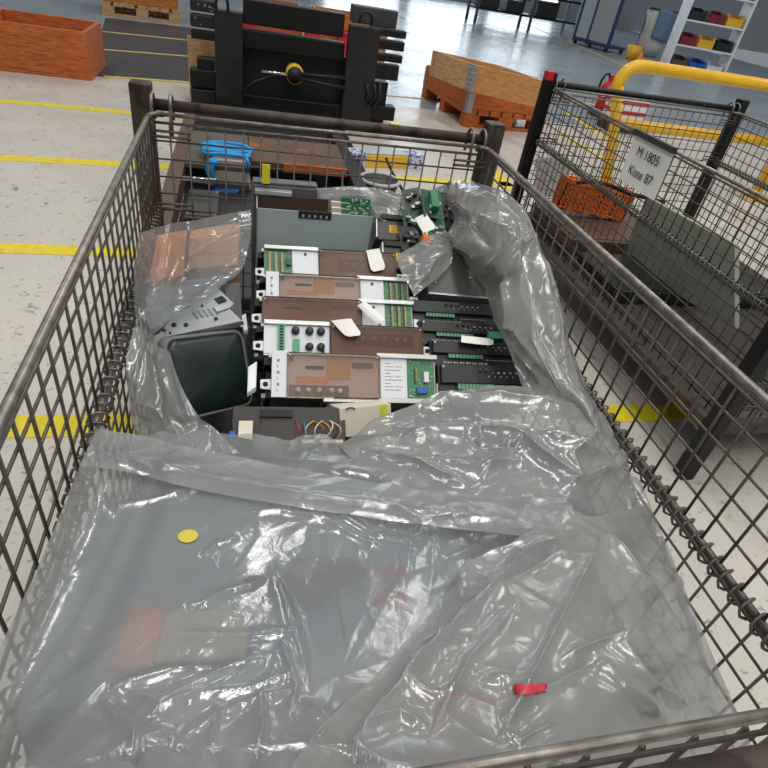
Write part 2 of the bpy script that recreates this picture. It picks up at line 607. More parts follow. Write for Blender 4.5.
def container(name, label, x0, x1, y0, y1, post_caps, grp, light=M_WIRE, rail=M_FRAME, post=M_FRAME, zb=0.13):
    "y1 = back, y0 = near"
    r = thing(name, label, 'wire container', ((x0 + x1) / 2, (y0 + y1) / 2, 0), grp)
    zs = H - 0.215                      # hinge line of the folding side panels
    pw = 0.022
    cs = [(x0 - 0.017, y1 + 0.03), (x1 + 0.017, y1 + 0.03), (x0 - 0.017, y0 - 0.03), (x1 + 0.017, y0 - 0.03)]
    for i, (x, y) in enumerate(cs):
        pz = H + 0.055
        o = MB().box(x - pw, x + pw, y - pw, y + pw, 0.0, pz).build('corner_post', post, r, world=True, bevel=0.003)
        if i in post_caps:
            c = MB().box(x - pw - 0.002, x + pw * 0.2, y - pw - 0.002, y - pw + 0.03, pz - 0.03, pz + 0.004).build('post_cap', M_RED, o, world=True, bevel=0.002)
            c['label'] = 'red plastic cap'
    # outer rails
    zr = H + 0.012
    rr = 0.0125
    for (a, b) in [((x0, y1 + 0.03), (x1, y1 + 0.03)), ((x0, y0 - 0.03), (x1, y0 - 0.03))]:
        MB().cyl((a[0], a[1], zr), (b[0], b[1], zr), rr, 12).build('top_rail', rail, r, world=True)
    # base: longitudinal beams, cross beams, boards
    b = MB()
    for x in (x0, x1):
        b.box(x - 0.03, x + 0.03, y0, y1, zb - .04, zb)
    for y in (y0, y1):
        b.box(x0, x1, y - 0.03, y + 0.03, zb - .04, zb)
    b.build('base_frame', M_FRAME, r, world=True, bevel=0.003)
    b = MB()
    nb = 6
    for i in range(nb):
        wx = (x1 - x0 - 0.06) / nb
        b.box(x0 + 0.03 + wx * i + 0.004, x0 + 0.03 + wx * (i + 1) - 0.004, y0 + 0.03, y1 - 0.03, zb - .015, zb)
    b.build('floor_board', mat('grey_brown_board', (48, 41, 36), 0.7, 0, 0.25, 6), r, world=True)
    # panels
    wr = 0.0021
    st = 0.0405
    mb = MB()
    wires(mb, (x0, y1, zb), (1, 0, 0), x1 - x0, (0, 0, 1), H - 0.018 - zb, st, wr, (0, 1, 0))
    mb.build('back_panel', light, r, world=True)
    mb = MB()
    mb.tube([(x0, y1, H), (x1, y1, H)], 0.0045, 8)
    mb.tube([(x0, y1, H - 0.018), (x1, y1, H - 0.018)], 0.0032, 8)
    mb.build('back_rim', M_RIM, r, world=True)
    mb = MB()
    wires(mb, (x0, y0, zb), (1, 0, 0), x1 - x0, (0, 0, 1), H - 0.018 - zb, st, wr, (0, -1, 0))
    mb.build('front_panel', light, r, world=True)
    MB().tube([(x0, y0, H), (x1, y0, H)], 0.0042, 8).build('front_rim', M_RIM, r, world=True)
    for x, sx in ((x0, -1), (x1, 1)):
        mb = MB()
        wires(mb, (x, y0, zs), (0, 1, 0), y1 - y0, (0, 0, 1), H - 0.012 - zs, st, wr, (sx, 0, 0))
        mb.build('upper_side_panel', light, r, world=True)
        mb = MB()
        wires(mb, (x, y0, zb), (0, 1, 0), y1 - y0, (0, 0, 1), zs - 0.012 - zb, st, wr, (sx, 0, 0))
        mb.build('lower_side_panel', light, r, world=True)
        mb = MB()
        mb.tube([(x, y0, H), (x, y1 - 0.03, H), (x + 0.006 * -sx, y1 - 0.006, H), (x - 0.03 * sx, y1, H)], 0.0060, 8)
        mb.tube([(x, y0, H - 0.012), (x, y1, H - 0.012)], 0.0032, 6)
        mb.build('side_rim', M_RIM, r, world=True)
        mb = MB()
        mb.cyl((x, y0, zs), (x, y1, zs), 0.0042, 8)
        mb.cyl((x, y0, zs - 0.011), (x, y1, zs - 0.011), 0.0042, 8)
        mb.helix((x, y0, zs - 0.005), (x, y1, zs - 0.005), 0.0135, 0.0205, 0.0021)
        mb.build('spring_hinge', M_SPRING, r, world=True)
    # hooks at the back corners
    for xs in ((x0 + 0.006, x0 + 0.045), (x1 - 0.045, x1 - 0.012)):
        for xx in xs:
            mb = MB()
            hook_loop(mb, xx, y1 + 0.018, H + 0.016, 0.06, 0.004, g=0.022)
            mb.build('hook', M_RIM, r, world=True)
    for xa, xb in ((x0, x0 + 0.085), (x1 - 0.085, x1)):
        for z in (H - 0.034, H - 0.046, H - 0.20, H - 0.212):
            MB().tube([(xa, y1 - 0.006, z), (xb, y1 - 0.006, z)], 0.0032, 6).build('latch_wire', M_WIRE, r, world=True)
    return r


cage = container('wire_mesh_container', 'grey wire mesh container in front, full of scrap electronics and plastic film', 0, W, -L, 0, (), 'wire mesh containers')
cage2 = container('wire_mesh_container', 'second wire mesh container at right, with a white paper sign and red cap', 1.49, 2.45, -0.42, 1.08, (0,), 'wire mesh containers',
                  light=mat('dull_wire', (84, 80, 74), 0.45, 0.5, 0.3, 40), rail=M_CHIPPED, post=M_BLACKST, zb=.20)

# small yellow tag clipped on the back rail
tag(MB(T((0.56, 0.03, H + 0.0245))).box(-0.012, 0.012, -0.006, 0.006, 0, 0.003).build('sticker', M_YTAG), 'tiny yellow sticker on the back rail of the front container', 'sticker')

# ------------------------------------------------------------------ inside the second container
# orange perforated crate
a, b_, c, d = at(563, 175, 1, .86), at(625, 190, 1, .86), at(622, 222, 1, .86), at(556, 208, 1, .86)
fr = frame(d, b_ - a, Vector((0, 0, 1)))
fr = frame(d, c - d, a - d)
cw, chh, cd = (c - d).length, (a - d).length * 0.92, 0.06
r = thing('plastic_crate', 'orange perforated plastic crate inside the right container', 'crate', fr)


def perforated(mb, w, h, nx, nz, t, bar=0.006):
    mb.box(0, w, 0, 0.012, -t, 0)
    mb.box(0, w, h - 0.02, h, -t, 0.004)
    for i in range(nx + 1):
        x = (w - bar) * i / nx
        mb.box(x, x + bar, 0.012, h - 0.02, -t, 0)
    for j in range(1, nz):
        y = h * j / nz
        mb.box(0, w, y - bar / 2, y + bar / 2, -t, 0)


mb = MB()
perforated(mb, cw, chh, 14, 6, 0.006, 0.011)
mb.build('front_wall', M_ORANGE, r)
mb = MB(T((0, 0, -cd + 0.006)))
perforated(mb, cw, chh, 14, 6, 0.006, 0.011)
mb.build('rear_wall', M_ORANGE, r)
for x in (0.006, cw):
    mb = MB(Matrix(((0, 0, 1, x), (0, 1, 0, 0), (-1, 0, 0, 0), (0, 0, 0, 1))))
    perforated(mb, cd, chh, 8, 6, 0.006, 0.011)
    mb.build('end_wall', M_ORANGE, r)
MB().box(0, cw, 0, 0.006, -cd, 0).build('bottom', M_ORANGE, r)
# dark scrap under and around the crate
def scrap_block(name, label, cat, M, sx, sy, sz, m, bevel=0.004, detail=True, seed=1, grp=None):
    rr = thing(name, label, cat, M, grp)
    rnd = random.Random(seed)
    mb = MB().box(0, sx, 0, sy, 0, sz)
    mb.build('housing', m, rr, bevel=bevel)
    mb = MB()
    mb.box(sx * 0.05, sx * 0.95, sy * 0.05, sy * 0.95, sz, sz + 0.003)
    mb.build('lid', m, rr, bevel=0.001)
    mb = MB()
    for (u, v) in ((0.08, 0.1), (0.92, 0.1), (0.08, 0.9), (0.92, 0.9)):
        mb.cyl((sx * u, sy * v, sz + 0.003), (sx * u, sy * v, sz + 0.0055), 0.004, 8)
    mb.build('screw', M_ALU, rr)
    return rr


scrap_block('steel_housing', 'dark brown steel housing under the orange crate', 'housing', T((1.53, 0.62, 0.202)), 0.5, 0.42, 0.07, M_BROWNPL)
# rotate-free pad below crate
scrap_block('steel_housing', 'low black housing lying near the front of the right container', 'housing', T((1.54, 0.22, 0.202)), 0.7, 0.33, 0.05, M_BLACKMOD)
tag(MB().quadslab(at(646, 196, 0, 1.78), at(735, 245, 0, 1.78), at(735, 330, 0, 1.78), at(622, 262, 0, 1.78), (0.02, 0, 0)).build('steel_plate', M_GREYGRN, M=T(at(680, 250, 0, 1.78)), world=True, bevel=0.003),
    'grey-green steel panel standing in the right container behind the paper sign', 'panel')
# black bits on the crate: hose
pts = [at(x, y, 1, .80) for (x, y) in [(577, 183), (592, 181), (612, 186), (630, 194), (648, 198), (664, 203)]]
tag(MB().tube(pts, 0.009, 8).build('hose', M_BLACKRUB, M=T(pts[0]), world=True), 'black rubber hose lying across the orange crate', 'hose')
pts = [at(x, y, 1, .6) for (x, y) in [(634, 170), (650, 176), (662, 190), (652, 198), (636, 188)]]
tag(MB().prism(pts, (0, 0.05, 0)).build('plastic_bag', M_DKGREY, M=T(pts[0]), world=True, bevel=0.01), 'dark folded plastic bag behind the paper sign', 'bag')
# white sheets of loose plastic at the back
P = []
for i in range(14):
    row = []
    for j in range(14):
        p = at(535 + j * 2.6, 158 + i * 3.0, 1, 0.98)
        p.y += 0.02 * mnoise.noise(Vector((i * .6, j * .6, 2)))
        row.append(p)
    P.append(row)
film_o = MB().surf(P).build('plastic_sheet', FILM2, M=T(P[0][0]), world=True)
tag(film_o, 'crumpled white plastic sheet in the back corner of the right container', 'sheet')

# sign
r = thing('paper_sign', 'white paper sign reading M 1805 Kiste 87 on the right container', 'sign', frame(at(618, 178, 0, 1.477), at(652, 200, 0, 1.477) - at(618, 178, 0, 1.477), at(630, 128, 0, 1.477) - at(618, 178, 0, 1.477)))
sw, sh = 0.222, 0.158
P = []
for i in range(9):
    row = []
    for j in range(9):
        u, v = j / 8, i / 8
        row.append((u * sw, v * sh, -0.004 + 0.006 * math.sin(u * 3.1) * (1 - v)))
    P.append(row)
mb = MB().surf(P)
sheet = mb.build('sheet', M_PAPER, r)
mb = MB().box(-0.004, sw + 0.004, sh - 0.012, sh + 0.006, -0.006, 0.008)
mb.build('holder_strip', M_DKGREY, r, bevel=0.001)


def text(s, size, M, parent, name='lettering', m=M_INKDK):
    cu = bpy.data.curves.new(name, 'FONT')
    cu.body = s
    cu.size = size
    cu.extrude = 0.0003
    t = bpy.data.objects.new('tmp', cu)
    C.objects.link(t)
    dg = bpy.context.evaluated_depsgraph_get()
    me = bpy.data.meshes.new_from_object(t.evaluated_get(dg))
    bpy.data.objects.remove(t)
    me.materials.clear()
    me.materials.append(m)
    o = bpy.data.objects.new(name, me)
    C.objects.link(o)
    o.parent = parent
    o.matrix_basis = M
    return o


text('M 1805', 0.042, T((0.052, 0.093, 0.0042)), r)
text('Kiste 87', 0.042, T((0.044, 0.033, 0.0045)), r)

# ------------------------------------------------------------------ things between the containers and behind
# yellow guard rail
yg = 2.34
fp = fl(605, 185)
k = 0.038
r = thing('guard_rail', 'yellow tubular guard rail behind the right container', 'guard rail', (fp.x, yg, 0))
xa = fp.x
za = at(640, 66, 1, yg).z
zm = at(640, 126, 1, yg).z
lean = (at(616, 90, 1, yg).x - xa)
pts = [(xa, yg, 0), (xa + lean * .5, yg, za * .5), (xa + lean, yg, za - 0.12)]
for a in range(0, 91, 15):
    an = math.radians(a)
    pts.append((xa + lean + 0.12 * (1 - math.cos(an)), yg, za - 0.12 + 0.12 * math.sin(an)))
pts += [(xa + 1.2, yg, za)]
for a in range(0, 91, 15):
    an = math.radians(a)
    pts.append((xa + 1.2 + 0.12 * math.sin(an), yg, za - 0.12 + 0.12 * math.cos(an)))
pts += [(xa + 1.32, yg, 0)]
MB().tube(pts, k, 16).build('hoop', M_YELLOWP, r, world=True)
MB().cyl((xa + lean * .7, yg, zm), (xa + 1.32, yg, zm), k * .92, 16).build('mid_rail', M_YELLOWP, r, world=True)
for x in (xa, xa + 1.32):
    MB().box(x - .08, x + .08, yg - .08, yg + .08, 0, .012).build('base_plate', M_YELLOWP, r, world=True, bevel=.003)


def pixbox(mb, px0, py0, px1, py1, y, depth, m=0):
    "an upright box standing at distance y whose front spans two photo points"
    cx, cy = (px0 + px1) / 2, (py0 + py1) / 2
    xl, xr = at(px0, cy, 1, y).x, at(px1, cy, 1, y).x
    zt, zb_ = at(cx, py0, 1, y).z, at(cx, py1, 1, y).z
    mb.box(xl, xr, y, y + depth, zb_, zt, m)
    return (xl, xr, zb_, zt)


# --- fork carriage of a lift truck, dark, behind the front container
yl = 3.36
r = thing('fork_carriage', 'black steel fork carriage of a lift truck behind the front container', 'lift truck', (0.6, yl, 0))


def fc(name, rects, m=M_BLACKST, bevel=0.008, y=yl):
    mb = MB()
    for (x0, y0, x1, y1, dy, dp) in rects:
        pixbox(mb, x0, y0, x1, y1, y + dy, dp)
    return mb.build(name, m, r, world=True, bevel=bevel)


fc('upright', [(215, 11, 243, 112, -0.02, .06)], mat('dark_grey_steel', (38, 37, 36), 0.5, 0.2, 0.25, 10, 0.1))
fc('upright', [(345, 26, 376, 122, -0.02, .06)], MC['dark_grey_steel'])
fc('crossbeam', [(243, 6, 345, 31, 0.03, .10)])
fc('crossbeam', [(243, 36, 345, 55, 0.05, .10)])
fc('crossbeam', [(243, 100, 345, 116, 0.03, .10)])
fc('back_plate', [(240, 50, 350, 106, 0.14, .02)], M_BLACKMOD)
fc('side_bar', [(190, 0, 216, 12, 0.02, .08)], M_CHIPPED)
fc('side_bar', [(190, 15, 216, 28, 0.02, .08)], M_CHIPPED)
fc('side_bar', [(191, 31, 216, 40, 0.04, .08)])
fc('side_block', [(190, 70, 216, 88, 0.02, .1)], M_BLACKST)
fc('side_block', [(191, 90, 216, 108, 0.02, .1)], M_BLACKRUB)
for (y0, y1, x1) in [(29, 37, 407), (40, 50, 405), (54, 62, 403), (64, 80, 399)]:
    fc('side_tine', [(370, y0, x1, y1, 0.0, .08)], M_BLACKST, 0.01)
fc('foot_bar', [(365, 106, 395, 120, 0.02, .12)])
fc('valve_block', [(352, 8, 398, 26, 0.12, .12)], M_DKGREY)
cen = at(295, 75, 1, yl - .02)
mb = MB(T(cen) @ Matrix.Rotation(math.pi / 2, 4, 'X'))
mb.lathe([(0.04, -0.1), (0.066, -0.1), (0.066, 0.0), (0.04, 0.0)], 24)
ring = mb.build('orange_ring', M_YLABEL, r, world=True)
MB(T(cen) @ Matrix.Rotation(math.pi / 2, 4, 'X')).cyl((0, 0, -0.12), (0, 0, 0.020), 0.056, 20).build('hub', M_BLACKRUB, r, world=True)
MB().cyl(cen + Vector((-0.24, -0.02, 0.0)), cen + Vector((-0.06, -0.02, 0)), 0.012, 10).build('piston_rod', M_ROD, r, world=True)
for pts in ([(243, 92), (255, 82), (272, 76), (290, 74)], [(300, 74), (320, 76), (345, 78)], [(300, 78), (322, 84), (346, 88)],
            [(367, 84), (368, 94), (366, 102)], [(374, 84), (376, 96), (368, 105)], [(380, 82), (380, 98), (372, 108)]):
    MB().tube([at(x, y, 1, yl - .03) for (x, y) in pts], 0.013, 8).build('hose', M_BLACKRUB, r, world=True)
cc = at(366, 21, 1, yl - .03)
MB().tube([cc + Vector((0.045 * math.cos(math.radians(a)), 0, 0.055 * math.sin(math.radians(a)))) for a in range(-20, 201, 20)], 0.010, 8).build('lifting_eye', M_BLACKST, r, world=True)
cc = at(222, 6, 1, yl - .03)
MB().tube([cc + Vector((0.04 * math.cos(math.radians(a)), 0, 0.07 * math.sin(math.radians(a)))) for a in range(-20, 201, 20)], 0.010, 8).build('lifting_eye', M_BLACKST, r, world=True)
for x in (-0.05, 1.25):
    MB().box(x - .06, x + .06, yl + .06, yl + .2, 0, .3).build('leg', M_BLACKST, r, world=True)

# wooden board leaning behind the left upright
mb = MB()
pixbox(mb, 190, 38, 216, 74, yl + .25, .02)
b0 = at(203, 56, 1, yl + .25)
zz = at(203, 38, 1, yl + .25).z
xs = (at(188, 56, 1, yl + .25).x, at(222, 56, 1, yl + .25).x)
mb = MB().box(xs[0], xs[1], yl + .25, yl + .275, 0, zz)
tag(mb.build('wooden_board', M_WOODP, M=T((xs[0], yl + .25, 0)), world=True, bevel=.002), 'pale wooden board standing behind the left side of the fork carriage', 'board')


# --- pallets with wooden collars
def pallet(parent, sx, sy, m):
    for y in (0, sy / 2 - .05, sy - .1):
        MB().box(0, sx, y, y + .1, 0, .022).build('skid_board', m, parent, bevel=.002)
    for y in (0, sy / 2 - .05, sy - .1):
        for x in (0, sx / 2 - .07, sx - .14):
            MB().box(x, x + .14, y, y + .1, .022, .1).build('block', m, parent, bevel=.002)
    n_ = 7
    for i in range(n_):
        x = (sx - .1) * i / (n_ - 1)
        MB().box(x, x + .1, 0, sy, .1, .144).build('deck_board', m, parent, bevel=.002)


def collar(parent, sx, sy, z0, h, m, hinge=True):
    t = .022
    MB().box(0, sx, 0, t, z0, z0 + h).build('side_board', m, parent, bevel=.003)
    MB().box(0, sx, sy - t, sy, z0, z0 + h).build('side_board', m, parent, bevel=.003)
    MB().box(0, t, t, sy - t, z0, z0 + h).build('side_board', m, parent, bevel=.003)
    MB().box(sx - t, sx, t, sy - t, z0, z0 + h).build('side_board', m, parent, bevel=.003)
    for (x, y) in ((0, 0), (sx, 0), (0, sy), (sx, sy)):
        mb = MB()
        ox = -.003 if x == 0 else .001
        oy = -.003 if y == 0 else .001
        mb.box(x + (-.003 if x == 0 else -.05), x + (.05 if x == 0 else .003), y + oy, y + oy + .002, z0 - .03, z0 + h - .02)
        mb.box(x + ox, x + ox + .002, y + (-.003 if y == 0 else -.05), y + (.05 if y == 0 else .003), z0 - .03, z0 + h - .02)
        for kx in range(4):
            zz_ = z0 + .0 + kx * (h - .05) / 3
            for u in (.015, .036):
                xx = x + (u if x == 0 else -u)
                mb.cyl((xx, y + oy - .002, zz_), (xx, y + oy + .004, zz_), .006, 8)
                yy = y + (u if y == 0 else -u)
                mb.cyl((x + ox - .002, yy, zz_), (x + ox + .004, yy, zz_), .006, 8)
        mb.build('corner_hinge', M_SILVER, parent)


pc = fl(463, 127)
pd = fl(421, 97) - pc
frp = frame(pc, Vector((pd.y, -pd.x, 0)), Vector((pd.x, pd.y, 0)))
r = thing('pallet_box', 'orange wooden pallet with one collar, lower of the two at upper right', 'pallet box', frp)
py_ = min(pd.length, 1.1)
pallet(r, .80, py_, M_WOODO)
collar(r, .80, py_, .146, .145, M_WOODO)
tag(MB(frp).box(.06, .6, .2, .66, .147, .334).build('wrapped_parcel', FILM3, M=frp @ T((.06, .25, .147)), world=True, bevel=.03), 'white wrapped parcel inside the lower pallet collar', 'parcel')
zu = .336
ua, ub, uc = at(468, 91, 2, zu), at(541, 109, 2, zu), at(429, 75, 2, zu)
r = thing('pallet_collar', 'loose wooden pallet collar lying askew on the lower pallet box', 'pallet collar', (ua.x, ua.y, zu))
corners = [ua, ub, ub + (uc - ua), uc]
cen_ = sum(corners, Vector()) / 4
mats_ = [M_WOODL, M_WOODP, M_WOODL, M_WOODP]
for k_ in range(4):
    A_, B_ = corners[k_].copy(), corners[(k_ + 1) % 4].copy()
    e_ = (B_ - A_).normalized()
    nn = Vector((-e_.y, e_.x, 0)) * .02
    A_, B_ = A_ + e_ * .003, B_ - e_ * .003
    MB().prism([A_, B_, B_ + nn, A_ + nn], (0, 0, .185)).build('side_board', mats_[k_], r, world=True, bevel=.003)
for k_ in (0, 1, 3):
    P0 = corners[k_]
    for Q_ in (corners[(k_ + 1) % 4], corners[k_ - 1]):
        e_ = (Q_ - P0).normalized()
        nn = Vector((-e_.y, e_.x, 0))
        if (cen_ - P0).dot(nn) > 0:
            nn = -nn
        mb = MB()
        mb.prism([P0 + nn * .001, P0 + e_ * .045 + nn * .001, P0 + e_ * .045 + nn * .004, P0 + nn * .004], (0, 0, .185))
        for q_ in range(5):
            for u_ in (.012, .034):
                c_ = P0 + e_ * u_ + Vector((0, 0, .02 + .036 * q_))
                mb.cyl(c_, c_ + nn * .009, .006, 8)
        mb.build('corner_hinge', M_SILVER, r, world=True)
r = thing('pallet', 'wooden pallet with deck boards at the upper left edge', 'pallet', frame(Vector((-1.42, 7.28, 0)), (1, .16, 0), (-.16, 1, 0)))
pallet(r, .9, .8, M_WOODP)
r2 = thing('wooden_crate', 'brown wooden crate standing on the pallet at the upper left', 'crate', frame(Vector((-1.42, 7.28, .146)), (1, .16, 0), (-.16, 1, 0)))
for z in (0, .1, .2, .3):
    MB().box(.02, .88, .02, .045, z, z + .095).build('front_slat', M_WOOD, r2, bevel=.003)
    MB().box(.02, .88, .75, .775, z, z + .095).build('rear_slat', M_WOOD, r2, bevel=.003)
for x in (.02, .855):
    MB().box(x, x + .025, .046, .749, 0, .395).build('end_panel', M_WOOD, r2, bevel=.003)
tag(MB(T((-1.62, 3.75, 0))).box(0, .72, 0, .6, 0, .02).box(0, .72, 0, .03, .02, .32).box(0, .72, .57, .6, .02, .32).box(0, .03, .03, .57, .02, .32).box(.69, .72, .03, .57, .02, .32).build('wooden_box', M_WOODO, bevel=.004),
    'open brown wooden box on the floor at the left edge', 'box')
# crates behind the carriage at the top
yb = 5.6
for nm, lab, cat_, (x0, x1, z1), m in [
        ('wooden_crate', 'orange wooden crate behind the carriage, left of the red bins', 'crate', (252, 304, .5), M_WOODO),
        ('wooden_crate', 'wide orange wooden crate behind the right end of the carriage', 'crate', (318, 392, .55), M_WOOD)]:
    xl, xr = at(x0, 4, 1, yb).x, at(x1, 4, 1, yb).x
    r = thing(nm, lab, cat_, (xl, yb, 0), 'crates behind the carriage')
    for z in (0, .13, .26, .39):
        MB().box(0, xr - xl, 0, .025, z, z + .125).build('front_slat', m, r, bevel=.003)
    MB().box(0, .025, .025, .6, 0, .51).build('end_panel', m, r, bevel=.003)
    MB().box(xr - xl - .025, xr - xl, .025, .6, 0, .51).build('end_panel', m, r, bevel=.003)
    MB().box(0, xr - xl, .6, .625, 0, .51).build('rear_panel', m, r, bevel=.003)
yb2 = 5.3
for lab, (x0, x1, y1) in [('red plastic bin behind the left side of the carriage', (243, 254, 14)), ('red plastic bin between the two orange crates', (308, 322, 12)), ('red plastic bin in front of the wide crate', (342, 366, 20))]:
    xl, xr = at(x0, 6, 1, yb2).x, at(x1, 6, 1, yb2).x
    zt = .40
    r = thing('plastic_bin', lab, 'bin', (xl, yb2, 0), 'red bins behind the carriage')
    w_ = xr - xl
    MB().box(0, w_, 0, .24, 0, .02).box(0, w_, 0, .012, .02, zt).box(0, w_, .228, .24, .02, zt).box(0, .012, .012, .228, .02, zt).box(w_ - .012, w_, .012, .228, .02, zt).build('tub', M_RED, r, bevel=.003)
    MB().box(-.01, w_ + .01, -.012, 0, zt - .03, zt).build('rim', M_RED, r, bevel=.003)

# --- low steel cart behind the front container with its load
zc = .25
xl0, xr0 = at(178, 160, 2, zc).x, at(344, 150, 2, zc).x
ycb, ycf = at(187, 110, 2, zc).y, 0.16
r = thing('steel_cart', 'low dark steel cart with brown sheet deck behind the front container', 'cart', ((xl0 + xr0) / 2, 1.2, 0))
MB().box(xl0 - .03, xl0 + .03, ycf, ycb, zc - .09, zc).build('side_beam', M_BROWNPL, r, world=True, bevel=.004)
MB().box(xr0 - .03, xr0 + .03, ycf, ycb, zc - .09, zc).build('side_beam', M_BLACKST, r, world=True, bevel=.004)
y0, y1 = at(300, 165, 2, zc + .004).y, at(300, 141, 2, zc + .004).y
MB().box(at(249, 150, 2, zc).x, xr0 - .03, y0, y1, zc - .02, zc + .004).build('deck_sheet', M_RUST, r, world=True, bevel=.002)
MB().box(at(262, 165, 2, zc).x + .1, xr0 - .032, y0 - .012, y0, zc - .03, zc + .006).build('deck_lip', M_WOODO, r, world=True)
MB().box(xl0 - .03, xr0 + .2, ycb - .6, 3.30, .02, .05).build('rear_deck', M_BLACKST, r, world=True, bevel=.002)
MB().box(xl0 + .03, at(249, 150, 2, zc).x - .004, y0 - .1, y1 + .02, zc - .02, zc).build('deck_sheet', mat('grey_brown_sheet', (90, 84, 78), 0.6, 0.2, 0.15, 8), r, world=True, bevel=.002)
MB().box(xl0 + .03, xr0 - .03, ycf + .1, ycb - .1, zc - .12, zc - .10).build('lower_deck', M_BLACKMOD, r, world=True)
for y in (ycf + .2, ycb - .3):
    for x in (xl0 + .06, xr0 - .06):
        MB().cyl((x - .02, y, .065), (x + .02, y, .065), .065, 20).build('wheel', M_BLACKRUB, r, world=True)
MB().cyl((xl0 + .04, at(224, 187, 2, zc).y, zc + .02), (xl0 + .17, at(224, 187, 2, zc).y, zc + .02), .012, 10).build('pin', M_ROD, r, world=True)
# grey block with blue straps
yk = at(230, 189, 2, zc - .1).y
xk0, xk1 = at(213, 170, 1, yk).x, at(245, 170, 1, yk).x
zt = at(228, 160, 1, yk).z
r = thing('motor_housing', 'grey steel block on the cart, bound with blue straps', 'housing', (xk0, yk, zc - .1))
MB().prism([Vector((xk0, yk, zc - .1)), Vector((xk1 + .03, yk, zc - .1)), Vector((xk1, yk, zt)), Vector((xk0, yk, zt))], (0, .22, 0)).build('body', mat('warm_grey_housing', (170, 162, 152), 0.5, 0.1, 0.1, 8), r, world=True, bevel=.006)
MB().box(xk0 - .02, xk1 + .02, yk - .02, yk, zc - .1, zc - .07).build('flange', M_DKGREY, r, world=True, bevel=.003)
mb = MB()
for i in range(4):
    z = zt + .006 + .004 * (i % 2)
    pts = []
    for t_ in range(25):
        a = 2 * math.pi * t_ / 24
        pts.append((((xk0 + xk1) / 2 - .01) + ((xk1 - xk0) / 2 + .03 + .006 * i) * math.copysign(abs(math.cos(a)) ** .5, math.cos(a)), yk + .07 + .02 * i + .05 * math.sin(a), z + .006 * math.sin(3 * a + i) + .006))
    mb.tube(pts[:-1], .0075, 6, closed=True)
strap = tag(mb.build('rope', M_BLUE, M=T((xk0, yk, zt)), world=True), 'bright blue rope coiled on top of the grey block', 'rope')
mb = MB()
for i in range(5):
    mb.tube([at(x + i * 1.5, y + i * .6, 1, yk - .012 - .006 * i) for (x, y) in [(213, 158), (208, 162), (206, 170), (210, 178), (206, 184)]], .006, 6)
tag(MB().tube([at(x, y, 1, yk - .015) for (x, y) in [(246, 158), (249, 164), (248, 172)]], .008, 6).build('rope', M_BLUE, M=T(at(248, 172, 1, yk - .015)), world=True), 'short blue rope end hanging right of the grey block', 'rope')
tag(mb.build('rope', M_BLUE, M=T((xk0, yk, zt - .05)), world=True), 'loose blue rope ends hanging left of the grey block', 'rope')
tag(MB().quadslab(at(211, 191, 1, yk - .05), at(240, 191, 1, yk - .05), at(228, 214, 1, yk - .05), at(216, 214, 1, yk - .05), (0, .04, 0)).build('cloth', M_DKBLUE, M=T(at(224, 200, 1, yk - .05)), world=True, bevel=.01), 'dark blue cloth hanging below the grey block', 'cloth')
scrap_block('steel_housing', 'grey steel housing low on the cart, left of the blue cloth', 'housing', T((xl0 + .06, yk - .50, zc - .1)), .12, .3, .06, mat('mid_grey_housing', (64, 62, 60), 0.5, 0.1, 0.1))
# yellow bar with taped ends
pa, pb_ = fl(350, 157, .06), fl(424, 160, .06)
fr = frame(Vector((pa.x, pa.y, 0)), Vector((pb_.x - pa.x, pb_.y - pa.y, 0)), (0, 1, 0))
ln = (Vector((pb_.x, pb_.y)) - Vector((pa.x, pa.y))).length
r = thing('timber_bar', 'yellow bar with blue taped ends on the floor behind the container', 'bar', fr)
MB().box(0, ln, 0, .10, 0, .075).build('bar', M_YLABEL, r, bevel=.004)
MB().box(.0, ln, .012, .112, .076, .084).build('grey_top', M_PANELG, r, bevel=.002)
mt = mat('blue_print_tape', (204, 208, 222), 0.5, 0, 0.05, 30, wear=((60, 84, 160), 40, 0.5))
for x in (-.004, ln - .11):
    MB().box(x, x + .114, -.004, .104, 0, .088).build('tape', mt, r, bevel=.004)
# grey tub with white rim
pk = fl(377, 201)
r = thing('plastic_tub', 'dark grey plastic tub with a white rim beside the cart', 'tub', Matrix.Translation((pk.x, pk.y, 0)) @ Matrix.Rotation(.15, 4, 'Z'))
MB().lathe([(0, 0), (.08, 0), (.105, .12), (.099, .12), (.075, .01), (0, .01)], 28).build('tub', M_DKGREY, r)
MB().tube([(.106 * math.cos(a * math.pi / 14), .106 * math.sin(a * math.pi / 14), .12) for a in range(28)], .009, 8, closed=True).build('rim', mat('off_white_rim', (186, 186, 182), 0.5, 0, 0.05), r)
pts = [fl(386, 158, .12), fl(392, 172, .06), fl(406, 196, .02)]
tag(MB().tube(pts, .008, 8).build('lever', M_BLACKST, M=T(pts[-1]), world=True), 'black steel lever leaning beside the grey tub', 'lever')

